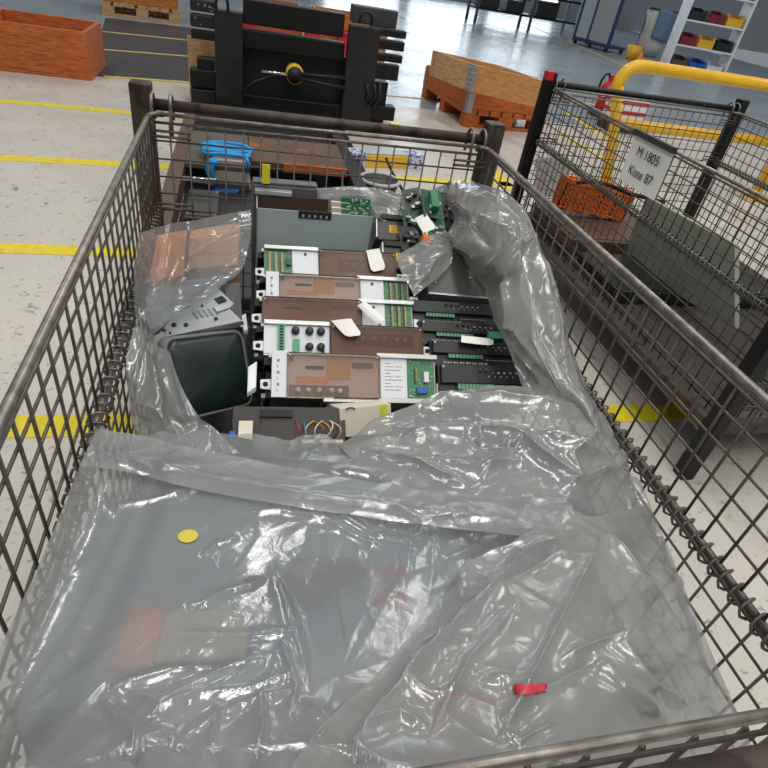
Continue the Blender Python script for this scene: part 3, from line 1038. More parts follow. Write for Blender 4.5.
# --- far right: blue framed trolley, rack, shelf, extinguisher and small things
r = thing('panel_trolley', 'pale grey panel trolley with a navy frame at the top right', 'trolley', frame(fl(572, 43), Vector((fl(612, 52).x - fl(580, 43).x, fl(612, 52).y - fl(580, 43).y, 0)), Vector((.3, .95, 0))))
wd = 1.15
MB().box(0.04, wd * .38, 0, .03, .16, 1.9).build('panel', M_PANELG, r, bevel=.004)
MB().box(wd * .42, wd - .04, 0, .03, .16, 1.9).build('panel', mat('pale_grey_panel_shaded', (160, 166, 164), 0.5, 0, 0.05), r, bevel=.004)  # same pale grey panel, with shade put into its colour
for x in (0, wd * .4, wd):
    MB().box(x - .03, x + .03, -.01, .05, .06, 1.95).build('post', M_NAVY, r, bevel=.004)
MB().box(0, wd, -.01, .6, .08, .14).build('bottom_frame', M_NAVY, r, bevel=.004)
for x in (0.05, wd - .05):
    for y in (.04, .55):
        MB().cyl((x - .02, y, .045), (x + .02, y, .045), .045, 14).build('wheel', M_BLACKRUB, r)
fp = fl(545, 34)
r = thing('steel_rack', 'dark steel rack with open legs at the top edge', 'rack', (fp.x, fp.y, 0))
for x in (-2.0, -.5, 1.0 - .2):
    for y in (0, .7):
        MB().box(x - .03, x + .03, y - .03, y + .03, 0, 1.9).build('leg', M_DKGREY if x < .5 else M_PANELG, r, bevel=.004)
for z in (.3, .75, 1.2):
    MB().box(-2.05, .85, -.02, .75, z, z + .05).build('shelf', M_BLACKST, r, bevel=.004)
for i, (x, w_, h_) in enumerate([(-1.9, .5, .28), (-1.2, .45, .22), (-.35, .6, .3)]):
    tag(MB(T((fp.x + x, fp.y + .1, .352))).box(0, w_, 0, .5, 0, h_).box(.02, w_ - .02, .02, .48, h_, h_ + .03).build('black_box', M_BLACKMOD, bevel=.01), ['black box at the left of the steel rack shelf', 'black box in the middle of the steel rack shelf', 'black box at the right of the steel rack shelf'][i], 'box', 'boxes on the steel rack')

# shelf unit at the far right
sp = fl(664, 72)
fr = frame(sp, Vector((.95, -.3, 0)), Vector((.3, .95, 0)))
r = thing('shelf_unit', 'white shelf unit with coloured bins at the right edge', 'shelf', fr)
for x in (0, 1.15):
    MB().box(x, x + .04, 0, .5, 0, 1.9).build('side_panel', M_WHITE, r, bevel=.004)
for z in (.08, .48, .9, 1.35, 1.8):
    MB().box(.04, 1.15, 0, .5, z, z + .03).build('shelf', M_WHITE, r, bevel=.003)
bins = [('yellow', M_YLABEL), ('dark brown', M_BROWNPL), ('black', M_BLACKMOD), ('blue', M_BLUECONN), ('maroon', mat('maroon_plastic', (120, 28, 44), 0.5)), ('white', M_WHITE)]
shelf_names = ['lowest', 'second', 'third', 'fourth']
for si, z in enumerate((.11, .51, .93, 1.38)):
    for bi in range(3):
        cname, m = bins[(si * 3 + bi * 2 + 1 + si // 2) % 6]
        mb = MB(fr @ T((.08 + bi * .36, .02, z)))
        w_, h_, d_ = .30, .2, .4
        mb.box(0, w_, 0, d_, 0, .012).box(0, w_, 0, .012, .012, h_ * .7).box(0, w_, d_ - .012, d_, .012, h_).box(0, .012, .012, d_ - .012, .012, h_).box(w_ - .012, w_, .012, d_ - .012, .012, h_)
        tag(mb.build('storage_bin', m, M=fr @ T((.08 + bi * .36, .02, z)), world=True, bevel=.004),
            '%s bin on the %s shelf of the white unit, %s of three' % (cname, shelf_names[si], ['leftmost', 'middle', 'rightmost'][bi]), 'bin', 'bins in the white shelf unit')
# bag stand with blue-grey cloth
bp_ = fl(646, 56)
r = thing('waste_bag_stand', 'cream waste bag on a stand with blue-grey cloth hanging out', 'bag stand', (bp_.x, bp_.y, 0))
prof = [(0, .02), (.26, .04), (.33, .25), (.30, .6), (.34, .95), (.30, .96), (.26, .6), (0, .3)]
MB().lathe(prof, 24).build('bag', M_CREAMCL, r)
MB().tube([(.345 * math.cos(a * math.pi / 12), .345 * math.sin(a * math.pi / 12), .97) for a in range(24)], .018, 8, closed=True).build('ring', M_DKGREY, r)
P = []
for i in range(12):
    row = []
    for j in range(9):
        a = -2.3 + j * .16
        rad = .37 + .02 * math.sin(j * 1.7)
        row.append((rad * math.cos(a), rad * math.sin(a), 1.02 - i * .055 - .01 * j))
    P.append(row)
cl = MB().surf(P)
co = cl.build('cloth', M_BLUEGREY, r)
so = co.modifiers.new('solid', 'SOLIDIFY')
so.thickness = .012
MB().cyl((0.30, 0.1, 0), (0.30, 0.1, .97), .018, 8).cyl((-.30, .1, 0), (-.30, .1, .97), .018, 8).build('stand_leg', M_DKGREY, r)
# yellow cup, orange cone foot
cp = fl(631, 60)
tag(MB(T((cp.x, cp.y, 0))).lathe([(0, 0), (.13, 0), (.16, .28), (.145, .28), (.12, .02), (0, .02)], 20).build('bucket', M_YELLOWP), 'small yellow bucket on the floor left of the waste bag', 'bucket')
cp = fl(638, 64)
tag(MB(T((cp.x, cp.y, 0))).box(-.15, .15, -.15, .15, 0, .03).lathe([(.09, .03), (.02, .22), (0, .22)], 18).build('traffic_cone', M_ORANGE, bevel=.004), 'orange marker cone standing behind the guard rail', 'cone')
# extinguisher trolley: red, with black hose and pale label
ep = fl(599, 116)
r = thing('fire_extinguisher', 'red extinguisher with black hose loop and pale blue label by the guard rail', 'extinguisher', (ep.x, ep.y, .08))
s_ = 1.0
MB().lathe([(0, 0), (.075, 0), (.08, .01), (.08, .21), (.065, .25), (.02, .28), (0, .28)], 24).build('cylinder', M_RED, r)
MB().prism([Vector((-.10, -.085, .12)), Vector((.03, -.10, .15)), Vector((.05, -.09, .24)), Vector((-.08, -.075, .21))], (0, .008, 0)).build('label', mat('pale_blue_label', (150, 190, 216), 0.5, 0, 0.05), r, bevel=.002)
MB().box(-.03, .04, -.02, .02, .28, .33).build('valve', M_RED, r, bevel=.004)
MB().tube([(-.02, 0, .30), (-.05, 0, .34), (-.09, 0, .33), (-.115, 0, .27), (-.12, 0, .16)], .013, 8).build('hose', M_BLACKRUB, r)
MB().box(-.10, .10, -.10, .10, -.08, -.001).build('foot', M_BLACKMOD, r, bevel=.004)
# red and white box behind it
r = thing('striped_box', 'red and white striped box beside the extinguisher', 'box', (ep.x - .30, ep.y - .75, 0))
MB().box(0, .36, 0, .26, 0, .07).build('foot', M_BLACKMOD, r, bevel=.004)
MB().box(.01, .35, .01, .25, .07, .34).build('body', M_WHITE, r, bevel=.004)
for z in (.08, .17, .26):
    MB().box(.005, .355, .005, .255, z, z + .035).build('stripe', M_RED, r, bevel=.002)
# ------------------------------------------------------------------ contents of the front container
TILT = math.radians(40)
NF = Vector((0, -math.sin(TILT), math.cos(TILT)))     # where the leaning modules face
UF = Vector((0, math.cos(TILT), math.sin(TILT)))      # up along their faces


def face_frame(tl, yaw, h):
    R = Matrix.Rotation(yaw, 3, 'Z')
    u = R @ UF
    x = R @ Vector((1, 0, 0))
    return frame(Vector(tl) - u * h, x, u)


def screw_dots(mb, pts, z, r=.0025):
    for (x, y) in pts:
        mb.cyl((x, y, z), (x, y, z + .0015), r, 8)


def pcb(parent, x0, x1, y0, y1, z, conns, extra=None, m=M_PCB):
    b = MB().box(x0, x1, y0, y1, z, z + .0016).build('circuit_board', m, parent)
    rnd = random.Random(int(x0 * 1000))
    for (cx0, cx1, cy0, cy1, mm) in conns:
        mb = MB().box(cx0, cx1, cy0, cy1, z + .0016, z + .008)
        mb.build('connector', mm, b)
    mb = MB()
    for _ in range(22):
        a, c = rnd.uniform(x0 + .002, x1 - .005), rnd.uniform(y0 + .002, y1 - .005)
        mb.box(a, a + rnd.uniform(.0015, .004), c, c + rnd.uniform(.0012, .003), z + .0016, z + .003)
    mb.build('components', M_INKWT, b)
    mb = MB()
    screw_dots(mb, [(x0 + .004, y0 + .004), (x1 - .004, y0 + .004), (x0 + .004, y1 - .004), (x1 - .004, y1 - .004)], z + .0016, .003)
    mb.build('screw', M_ALU, b)
    return b


def ear(parent, x, y, s, m=M_WHITE):
    mb = MB()
    mb.prism([Vector((x, y - .009, -.006)), Vector((x + s * .016, y - .007, -.006)), Vector((x + s * .016, y + .007, -.006)), Vector((x, y + .009, -.006))], (0, 0, .004))
    mb.tube([(x + s * .009 + .0045 * math.cos(a * math.pi / 6), y + .0045 * math.sin(a * math.pi / 6), -.0015) for a in range(12)], .0012, 5, closed=True)
    e = mb.build('mounting_ear', m, parent)
    MB().cyl((x + s * .009, y, -.0019), (x + s * .009, y, -.0012), .0032, 10).build('hole', M_INKDK, e)


def drive(tl, yaw, w, h, kind, label, depth=.19):
    r = thing('drive_unit', label, 'drive unit', face_frame(tl, yaw, h) @ T((w / 2, h / 2, -depth)))
    O = T((-w / 2, -h / 2, depth))

    def P(mb_fn, name, mats, parent=r, bevel=0):
        mb = MB(O)
        mb_fn(mb)
        return mb.build(name, mats, parent, bevel=bevel)
    # all parts below are authored with the face in z=0, so shift through O
    P(lambda b: b.box(.004, w - .004, .003, h - .003, -depth, -.012), 'housing', M_DKGREY, bevel=.002)
    P(lambda b: b.box(.0, w, .0, .0028, -depth * .55, .0).box(0, w, h - .0028, h, -depth * .55, 0), 'side_plate', M_ALU, bevel=.0006)
    P(lambda b: b.box(.002, w - .002, .003, h - .003, -.012, -.006), 'face_plate', M_BEIGEPL if kind != 'dark' else M_BROWNPL)
    # left end rack: black latch parts and white rails
    def rails(b):
        for i in range(4):
            b.box(-.010 - .003 * (i % 2), .0, .003 + i * h * .24, .003 + i * h * .24 + h * .16, -.15 + .03 * (i % 2), -.014 - .014 * (i % 3))
    P(rails, 'end_latch', M_BLACKRUB)
    P(lambda b: b.box(-.017, -.0135, h * .04, h * .14, -.16, -.020).box(-.017, 0, h * .04, h * .14, -.05, -.020), 'end_rail', M_WHITE)
    P(lambda b: b.box(-.005, 0, h * .90, h * .98, -.15, -.004), 'end_rail', M_WHITE)
    P2 = []
    holder = bpy.data.objects.new  # noqa

    def PB(x0, x1, y0, y1, conns, m=M_PCB):
        # circuit board with connectors, as part > sub-part
        b = MB(O).box(x0, x1, y0, y1, -.006, -.0044).build('circuit_board', m, r)
        for (a, c, d, e, mm) in conns:
            MB(O).box(a, c, d, e, -.0044, .003).build('connector', mm, b, bevel=.0005)
        rnd = random.Random(int(x0 * 997 + y1 * 77))
        mb = MB(O)
        for _ in range(26):
            p, q = rnd.uniform(x0 + .003, x1 - .006), rnd.uniform(y0 + .003, y1 - .006)
            mb.box(p, p + rnd.uniform(.0012, .0035), q, q + rnd.uniform(.001, .0025), -.0044, -.003)
        mb.build('components', M_INKWT, b)
        mb = MB(O)
        screw_dots(mb, [(x0 + .005, y0 + .005), (x1 - .005, y0 + .005), (x0 + .005, y1 - .005), (x1 - .005, y1 - .005)], -.0044, .003)
        mb.build('screw', M_ALU, b)

    def cover(x0, x1, m, knobs, flip=False):
        # what lies beneath the tinted lid
        cw = x1 - x0

        def X(u):
            return x0 + cw * u
        if not flip:
            P(lambda b: b.box(X(.10), X(.45), h * .36, h * .50, -.006, -.0052), 'amber_label', M_ORLABEL)
            P(lambda b: b.box(X(.42), X(.68), h * .44, h * .92, -.006, -.0048), 'ochre_label', M_OCHRE)
            P(lambda b: b.box(X(.20), X(.40), h * .66, h * .74, -.006, -.0052), 'print', M_INKDK)
            P(lambda b: b.box(X(.70), X(.93), h * .72, h * .84, -.006, -.003), 'slot', M_STRIP)
        else:
            P(lambda b: b.box(X(.30), X(.86), h * .10, h * .26, -.006, -.0052), 'amber_label', M_ORLABEL)
        if knobs:
            ky0, ky1 = (.06, .30) if not flip else (.42, .78)
            kx0, kx1 = (.03, .66) if not flip else (.25, .90)
            P(lambda b: b.box(X(kx0), X(kx1), h * ky0, h * ky1, -.006, -.0025), 'knob_strip', M_STRIP)
            for u in (.10, .27, .45, .66, .80):
                xx = X(kx0) + (X(kx1) - X(kx0)) * (u + .05)
                yy = h * (ky0 + ky1) / 2
                P(lambda b: b.tube([(xx, yy, -.0025), (xx, yy, .004)], [.0056, .0042], 14), 'knob', M_KNOB)
        P(lambda b: b.cyl((X(.05), h * .88, -.006), (X(.05), h * .88, .0006), .004, 10), 'pin', M_BLKKNOB)

        def lid(b):
            t = .0016
            z0, z1 = -.006, .0065
            b.box(x0, x1, .001, h - .001, z1 - t, z1)
            b.box(x0, x1, .001, .001 + t, z0, z1 - t)
            b.box(x0, x1, h - .001 - t, h - .001, z0, z1 - t)
            b.box(x0, x0 + t, .001 + t, h - .001 - t, z0, z1 - t)
            b.box(x1 - t, x1, .001 + t, h - .001 - t, z0, z1 - t)
        cvr = P(lid, 'cover', m)
        mb = MB(O)
        screw_dots(mb, [(x0 + .005, h - .006), (x1 - .006, h - .006), (x1 - .006, .006)], .0065, .0022)
        mb.build('cover_screw', M_ALU, cvr)
        P(lambda b: b.tube([(X(.5), h * .012, .0068), (X(1) - .004, h * .012, .0068)], .0011, 5).tube([(X(0) + .004, h * .985, .0068), (X(1) - .004, h * .985, .0068)], .0011, 5), 'cover_edge', M_STRIP)

    def white(x0, x1, y0=.004, y1=None, lines=True, extra=0):
        y1 = y1 or h - .004
        b = P(lambda b: b.box(x0, x1, y0, y1, -.006, -.001), 'white_panel', M_WHITE, bevel=.0006)
        if lines:
            def ln(mb):
                n_ = 9
                for i in range(n_):
                    y = y1 - .010 - (y1 - y0 - .018) * i / n_
                    mb.box(x0 + .008, x0 + .008 + (x1 - x0) * (.22 + .1 * ((i * 7) % 3)), y, y + .0011, -.001, -.0007)
                    if i % 3:
                        mb.box(x0 + (x1 - x0) * .55, x0 + (x1 - x0) * (.75 + .06 * (i % 2)), y, y + .0011, -.001, -.0007)
            mb = MB(O)
            ln(mb)
            mb.build('print', M_INK, b)
        else:
            mb = MB(O)
            screw_dots(mb, [((x0 + x1) / 2, y1 - .008), (x1 - .012, y0 + .006)], -.001, .003)
            mb.build('screw', M_DKGREY, b)
        return b

    def ledge(x0, x1, top=True):
        y0, y1 = (h - .004, h + .0045) if top else (-.006, .003)
        P(lambda b: b.box(x0, x1, y0, y1, -.05, .004), 'ledge', M_ALU, bevel=.0008)

    if kind == 'A':           # labelled end strip, lid, white panel, board at the right
        b = P(lambda b: b.box(.0, w * .085, .0, h + .002, -.01, .006), 'end_strip', M_WHITE, bevel=.0008)
        mb = MB(O)
        for i in range(6):
            mb.box(w * .030, w * .034 + .003 * (i % 2), h * (.12 + .13 * i), h * (.12 + .13 * i) + .005, .006, .0063)
        mb.build('print', M_INK, b)
        knobs = 'front' in label or 'nearest' in label
        cover(w * .085, w * .64, COVER, knobs)
        white(w * .645, w * .81, lines=knobs)
        if knobs:
            PB(w * .815, w * .985, .003, h - .003, [(w * .86, w * .872, h * .42, h * .74, M_BRASS), (w * .915, w * .945, h * .42, h * .66, M_WHITE), (w * .868, w * .935, h * .16, h * .3, M_BLUECONN)])
        else:
            PB(w * .815, w * .985, .003, h - .003, [(w * .85, w * .868, h * .14, h * .86, M_BRASS), (w * .892, w * .91, h * .14, h * .86, M_BRASS), (w * .934, w * .95, h * .14, h * .86, M_BRASS)])
        ledge(w * .62, w * 1.0)
        if knobs:
            ledge(w * .3, w * 1.0, False)
    elif kind == 'A2':
        cover(w * .0, w * .64, COVERD, False)
        white(w * .645, w * .80, lines=False)
        PB(w * .805, w * .985, .003, h - .003, [(w * .84, w * .858, h * .14, h * .86, M_BRASS), (w * .885, w * .903, h * .14, h * .86, M_BRASS), (w * .93, w * .946, h * .14, h * .86, M_BRASS)])
        ledge(w * .62, w * 1.0)
    elif kind == 'B':         # board at the left, white panel, lid to the right
        PB(.0, w * .20, .003, h - .003, [(w * .03, w * .05, h * .12, h * .86, M_BRASS), (w * .075, w * .095, h * .12, h * .86, M_BRASS), (w * .12, w * .14, h * .12, h * .86, M_BRASS), (w * .158, w * .195, h * .5, h * .7, M_PCBD)])
        white(w * .205, w * .40, lines=False)
        cover(w * .405, w * 1.0, COVERD, True, True)
        ledge(w * .0, w * .40)
    else:                     # 'K': white panel with terminal strip and black knobs, lid to the right
        wp = white(w * .0, w * .40, lines=False)
        MB(O).box(w * .085, w * .125, h * .1, h * .95, -.001, .006).build('terminal_strip', M_TERM, wp)
        mb = MB(O)
        for i in range(9):
            mb.box(w * .095, w * .115, h * (.14 + .088 * i), h * (.14 + .088 * i) + .003, .006, .0068)
        mb.build('terminal_screws', M_INKDK, wp)
        MB(O).box(w * .175, w * .215, h * .1, h * .5, -.001, .005).build('terminal_strip', M_TERM, wp)
        for (u, v) in ((.19, .76), (.275, .76), (.345, .76), (.275, .28), (.345, .28)):
            MB(O).tube([(w * u, h * v, -.001), (w * u, h * v, .008), (w * u, h * v, .0095)], [.0078, .0072, .004], 16).build('black_knob', M_BLKKNOB, wp)
        cover(w * .405, w * 1.0, COVERD, True, True)
        ledge(w * .0, w * .40)
    ear(r, 0, h * .42, -1) if False else None
    e = MB(O)
    for (x, s) in ((0, -1), (w, 1)):
        e = MB(O)
        y = h * .30
        e.prism([Vector((x, y - .010, -.008)), Vector((x + s * .019, y - .008, -.008)), Vector((x + s * .019, y + .008, -.008)), Vector((x, y + .010, -.008))], (0, 0, .004))
        ee = e.build('mounting_ear', M_WHITE, r, bevel=.001)
        MB(O).cyl((x + s * .010, y, -.0041), (x + s * .010, y, -.0034), .0046, 12).build('hole', M_INKDK, ee)
    return r


DR = [
    (264, 247, -.192, .295, .080, 'B', 'rearmost drive unit of the stack, circuit board at its left end', 0.0),
    (266, 273, -.200, .304, .0645, 'A', 'second drive unit from the back, white label strip at its left end', -.02),
    (262, 297, -.209, .305, .0595, 'A2', 'middle drive unit of the stack, brown lid over its left two thirds', -.02),
    (264, 322, -.220, .304, .0635, 'K', 'drive unit with black knobs on a white panel', -.035),
    (272, 352, -.232, .302, .082, 'A', 'front drive unit of the stack, knobs under a tinted lid', -.045),
]
drives = []
for (px, py, zr, w, h, kind, lab, yaw) in DR:
    drives.append(drive(ah(px, py, zr), yaw, w, h, kind, lab))

# black terminal modules right of the drives
def black_module(tl, yaw, w, h, seed, label, big=False, depth=.17):
    r = thing('terminal_module', label, 'terminal module', face_frame(tl, yaw, h) @ T((w / 2, h / 2, -depth)), 'black terminal modules')
    O = T((-w / 2, -h / 2, depth))
    rnd = random.Random(seed)
    MB(O).box(0, w, 0, h, -depth, -.004).build('housing', M_BLACKMOD, r, bevel=.002)
    MB(O).box(.004, w - .004, h * .5, h - .003, -.004, .006).build('upper_step', M_BLACKMOD, r, bevel=.0015)
    # green plug block, tooth by tooth
    x0 = w * .18
    n_ = 9 + seed % 3
    for i in range(n_):
        x = x0 + i * .0072
        MB(O).prism([Vector((x, h * .36, -.004)), Vector((x + .006, h * .36, -.004)), Vector((x + .006, h * .5, -.004)), Vector((x, h * .5, -.004))], (0, 0, .008)).build('terminal', M_MINT, r)
    if big:
        MB(O).box(w * .72, w * .90, h * .34, h * .62, -.004, .010).build('green_plug', M_TERM, r, bevel=.001)
    mb = MB(O)
    for i in range(14):
        x = w * .14 + i * .0065
        mb.box(x, x + .003 + .002 * (i % 2), h * .20, h * .25, -.004, -.0034)
    for i in range(10):
        x = w * .58 + i * .006
        mb.box(x, x + .0030, h * .34, h * .38, -.004, -.0034)
        mb.box(x, x + .0022 + .002 * (i % 3), h * .14, h * .18, -.004, -.0034)
        mb.box(x - .02, x - .018 + .003 * (i % 2), h * (.66 + .1 * (i % 2)), h * (.69 + .1 * (i % 2)), .006, .0066)
    mb.build('print', M_INKWT, r)
    mb = MB(O)
    for i in range(3):
        mb.cyl((w * .4 + i * .012, h * .82, .006), (w * .4 + i * .012, h * .82, .0095), .0035, 10)
    mb.build('socket', M_DKGREY, r)
    mb = MB(O)
    screw_dots(mb, [(.008, h - .008), (w - .008, h - .008)], .006, .003)
    screw_dots(mb, [(.008, .008), (w - .008, .008)], -.004, .003)
    mb.build('screw', M_ALU, r)
    return r


BM = [(409, 299, -.225, .20, .0585, 3, 'rearmost black terminal module right of the drive units', -.05, False),
      (419, 319, -.228, .20, .0535, 5, 'black terminal module with one large bright green plug', -.07, True),
      (430, 339, -.231, .20, .0575, 7, 'black terminal module under the white oblong tag', -.06, False),
      (438, 363, -.236, .20, .078, 4, 'front black terminal module, beside the front drive unit', -.04, False)]
for (px, py, zr, w, h, sd, lab, yaw, big) in BM:
    black_module(ah(px, py, zr), yaw, w, h, sd, lab, big)

# paper tags
def paper(name, pts, label, curl=.0008, m=M_PAPER, hole=True):
    "a bent sheet of card through four points TL TR BR BL, standing slightly off what carries it"
    tl, tr, br, bl = [Vector(p) for p in pts]
    n_ = (tr - tl).cross(tl - bl)
    n_.normalize()
    if n_.z < 0:
        n_ = -n_
    P = []
    for i in range(9):
        row = []
        for j in range(9):
            u, v = j / 8, i / 8
            p = (tl * (1 - u) + tr * u) * (1 - v) + (bl * (1 - u) + br * u) * v
            # rounded far end
            if v > .8:
                k = (v - .8) / .2
                cx = (bl + br) / 2 * v + (tl + tr) / 2 * (1 - v)
                p = cx + (p - cx) * math.sqrt(max(0.05, 1 - k * k * .6))
            p = p + n_ * (.002 + curl * math.sin(math.pi * u) + curl * 2 * v * v)
            row.append(p)
        P.append(row)
    mb_ = MB().surf(P)
    mb_.s = [False] * len(mb_.s)
    o = mb_.build(name, m, M=T(P[0][0]), world=True)
    s = o.modifiers.new('solid', 'SOLIDIFY')
    s.thickness = .0006
    return tag(o, label, 'paper tag', None)


def facept(d, px, py, lift=.010):
    "point of a module's face plane seen at a photo position"
    Mx = d.matrix_world
    nrm = Mx.to_3x3() @ Vector((0, 0, 1))
    o = Mx @ Vector((0, 0, .19 + lift))
    rd = ray(px, py)
    t = (o - CAM).dot(nrm) / rd.dot(nrm)
    return CAM + rd * t


paper('paper_tag', [facept(drives[0], *p) for p in [(366, 251), (379, 249), (386, 270), (371, 273)]], 'white paper tag lying on the lid of the rearmost drive unit')
paper('paper_tag', [facept(drives[2], *p, .016) for p in [(357, 306), (365, 302), (385, 320), (378, 326)]], 'curled white paper tag on the middle drive unit', .0025)
paper('paper_tag', [facept(drives[3], *p, .014) for p in [(331, 321), (351, 319), (362, 336), (346, 338)]], 'white paper tag beside the black knobs, lying on the tinted lid', .0015)
a = [ah(x, y, -.222) for (x, y) in [(461, 336), (461, 343), (493, 347), (493, 340)]]
paper('paper_tag', a, 'white oblong tag on the black terminal modules', .0006)

# tall open chassis behind the drives
zt = H - .148
A = at(257, 208, 2, zt)
B = at(374, 217, 2, zt)
r = thing('metal_chassis', 'tall grey sheet metal chassis standing behind the drive units', 'chassis', frame(Vector((A.x, A.y + .05, .14)), Vector((B.x - A.x, B.y - A.y, 0)), (0, 1, 0)))
cw = (B - A).length
ch = zt - .14
tl = .05
MB().quadslab((0, 0, 0), (cw, 0, 0), (cw, -tl, ch), (0, -tl, ch), (0, .002, 0)).build('front_plate', M_GALV, r)
cdp = .052
MB().quadslab((0, 0, 0), (0, cdp, 0), (0, cdp - tl, ch + .01), (0, -tl, ch), (.002, 0, 0)).build('end_plate', M_GALV, r)
MB().quadslab((cw - .002, 0, 0), (cw - .002, cdp, 0), (cw - .002, cdp - tl, ch - .02), (cw - .002, -tl, ch), (.002, 0, 0)).build('end_plate', M_GALV, r)
MB().quadslab((.002, cdp - .004, 0), (cw * .64, cdp - .004, 0), (cw * .62, cdp - tl, ch + .014), (.002, cdp - tl, ch + .014), (0, .002, 0)).build('back_plate', M_BROWNPL, r)
MB().box(-.004, cw * .30, cdp - tl - .004, cdp - tl + .016, ch + .014, ch + .024).build('top_flange', M_ALU, r, bevel=.001)
MB().box(0, cw * .64, -tl + .02, cdp - tl - .014, ch - .06, ch - .05).build('inner_shelf', M_BROWNPL, r)
MB().box(cw * .35, cw * .63, -tl - .001, -tl + .008, ch - .016, ch + .001).build('notch', M_BLACKRUB, r)
mb = MB()
for i in range(5):
    mb.box(cw * (.38 + .05 * i), cw * (.40 + .05 * i), -tl - .003, -tl, ch - .012, ch - .006)
mb.build('fitting', M_SILVER, r)
for i in range(3):
    y = -tl + .010 + i * .016
    bd = MB().box(cw * .72, cw * .985, y, y + .002, ch - .10, ch + .008 + .009 * i).build('circuit_board', M_PCB, r)
    mb = MB()
    rnd = random.Random(i)
    for k in range(24):
        x = rnd.uniform(cw * .74, cw * .95)
        z = rnd.uniform(ch - .01, ch + .002 + .009 * i)
        mb.box(x, x + .005, y - .003, y, z, z + .004)
    mb.build('components', M_INKWT, bd)
    MB().box(cw * .64, cw * .80, y - .003, y + .005, ch - .02, ch - .002 + .008 * i).build('edge_connector', M_CARD, bd)
mb = MB()
screw_dots_pts = [(.012, .02), (.012, .1), (.012, .2), (.012, .3), (cw - .012, .3), (cw - .012, .2)]
for (x, z) in screw_dots_pts:
    y = -tl * (z / ch)
    mb.cyl((x, y, z), (x, y - .0025, z), .003, 8)
mb.build('rivet', M_ALU, r)

# dark grey box behind chassis with bright yellow tag
bx = at(252, 181, 1, -.03)
bx2 = at(316, 192, 1, -.03)
r = thing('metal_box', 'dark grey box behind the chassis against the back mesh', 'box', (bx.x, -.062, .14))
MB().box(0, bx2.x - bx.x, 0, .035, 0, bx.z - .14 + .004).build('body', mat('slate_housing', (98, 100, 106), 0.5, 0.1, 0.1), r, bevel=.003)
MB().box(.002, bx2.x - bx.x - .002, .002, .033, bx.z - .134, bx.z - .130).build('lid', MC['slate_housing'], r)
p0 = at(266, 174, 1, -.068)
tag(MB(T(p0)).box(-.009, .009, -.002, .001, -.022, .022).build('yellow_tag', M_YTAG, bevel=.0005), 'bright yellow tag hanging on the dark grey box at the back', 'tag')

# two dark modules with yellow labels, right of the chassis
for i, (tlp, zr, w, lab) in enumerate([((377, 213), -.158, .10, 'rear dark brown module with a yellow label, behind the small clear bag'), ((383, 240), -.175, .10, 'front dark brown module with a yellow label, beside the rearmost drive unit')]):
    r = thing('relay_module', lab, 'module', face_frame(ah(tlp[0], tlp[1], zr), -.05, .07) @ T((w / 2, .035, -.15)))
    O = T((-w / 2, -.035, .15))
    MB(O).box(0, w, 0, .07, -.15, 0).build('housing', mat('brown_black_housing', (58, 48, 42), 0.45, 0, 0.15), r, bevel=.002)
    MB(O).box(w * .30, w * .66, .020, .040, 0, .0008).build('yellow_label', M_YLABEL, r)
    mb = MB(O)
    for k in range(5):
        mb.box(w * .34, w * (.5 + .03 * (k % 3)), .0225 + .0035 * k, .0235 + .0035 * k, .0008, .001)
    mb.build('print', M_INKDK, r)
    MB(O).box(.003, w - .003, .054, .067, 0, .006).build('terminal_rail', M_BLACKRUB, r, bevel=.001)
    MB(O).box(-.003, .0, .006, .064, -.12, .002).build('end_rail', M_SILVER, r)

# heap of circuit boards in the back right corner
def board(tlp, trp, blp, label, m=M_PCBD, seed=0, green_blk=False):
    tl_, tr_, bl_ = [Vector(p) for p in (tlp, trp, blp)]
    w, h = (tr_ - tl_).length, (tl_ - bl_).length
    fr_ = frame(bl_, tr_ - tl_, tl_ - bl_)
    r_ = thing('circuit_board', label, 'circuit board', fr_, 'loose circuit boards')
    MB().box(0, w, 0, h, -.0016, 0).build('board', m, r_)
    rnd = random.Random(seed)
    for k in range(10):
        x, y = rnd.uniform(.005, w - .02), rnd.uniform(.005, h - .02)
        MB().box(x, x + rnd.uniform(.006, .016), y, y + rnd.uniform(.005, .012), 0, rnd.uniform(.004, .014)).build('chip', rnd.choice([M_BLACKMOD, M_BLACKMOD, M_INKWT, M_SILVER, M_DKGREY]), r_, bevel=.0008)
    if green_blk:
        MB().box(w * .3, w * .7, h * .2, h * .8, 0, .02).build('green_block', M_PCB, r_, bevel=.003)
    return r_


def bp3(px, py, y, dz=0):
    p = at(px, py, 1, y)
    return p


board(bp3(412, 190, -.05), bp3(430, 187, -.05), bp3(408, 222, -.11), 'dark green board leaning at the left of the loose boards', mat('olive_board', (70, 72, 52), 0.5, 0, 0.2, 40), 1)
board(bp3(426, 190, -.07), bp3(446, 194, -.07), bp3(424, 216, -.15), 'dark green board with a green block, right of the white tag', M_PCBD, 2, True)
board(bp3(408, 210, -.10), bp3(424, 212, -.10), bp3(406, 240, -.19), 'green board under the white tag at the back right', M_PCBD, 3)
board(bp3(434, 216, -.11), bp3(452, 220, -.11), bp3(430, 242, -.20), 'light green board partly under the small clear bag', M_PCB, 4)
board(bp3(408, 228, -.16), bp3(432, 230, -.16), bp3(402, 250, -.23), 'dark board with chips just above the small clear bag', M_BLACKMOD, 5)
board(bp3(440, 192, -.035), bp3(462, 196, -.035), bp3(440, 236, -.15), 'dark board behind the small red button, under the edge of the right plastic bag', M_BLACKMOD, 6)
p0 = bp3(428, 240, -.215)
tag(MB(frame(p0, (1, .1, -.4), (.2, .8, .5))).box(-.016, .016, -.008, .008, -.006, .006).box(-.012, .012, -.006, .006, .006, .009).build('orange_plug', M_ORANGE, bevel=.002), 'small orange plug on the loose boards below the white tag', 'plug')
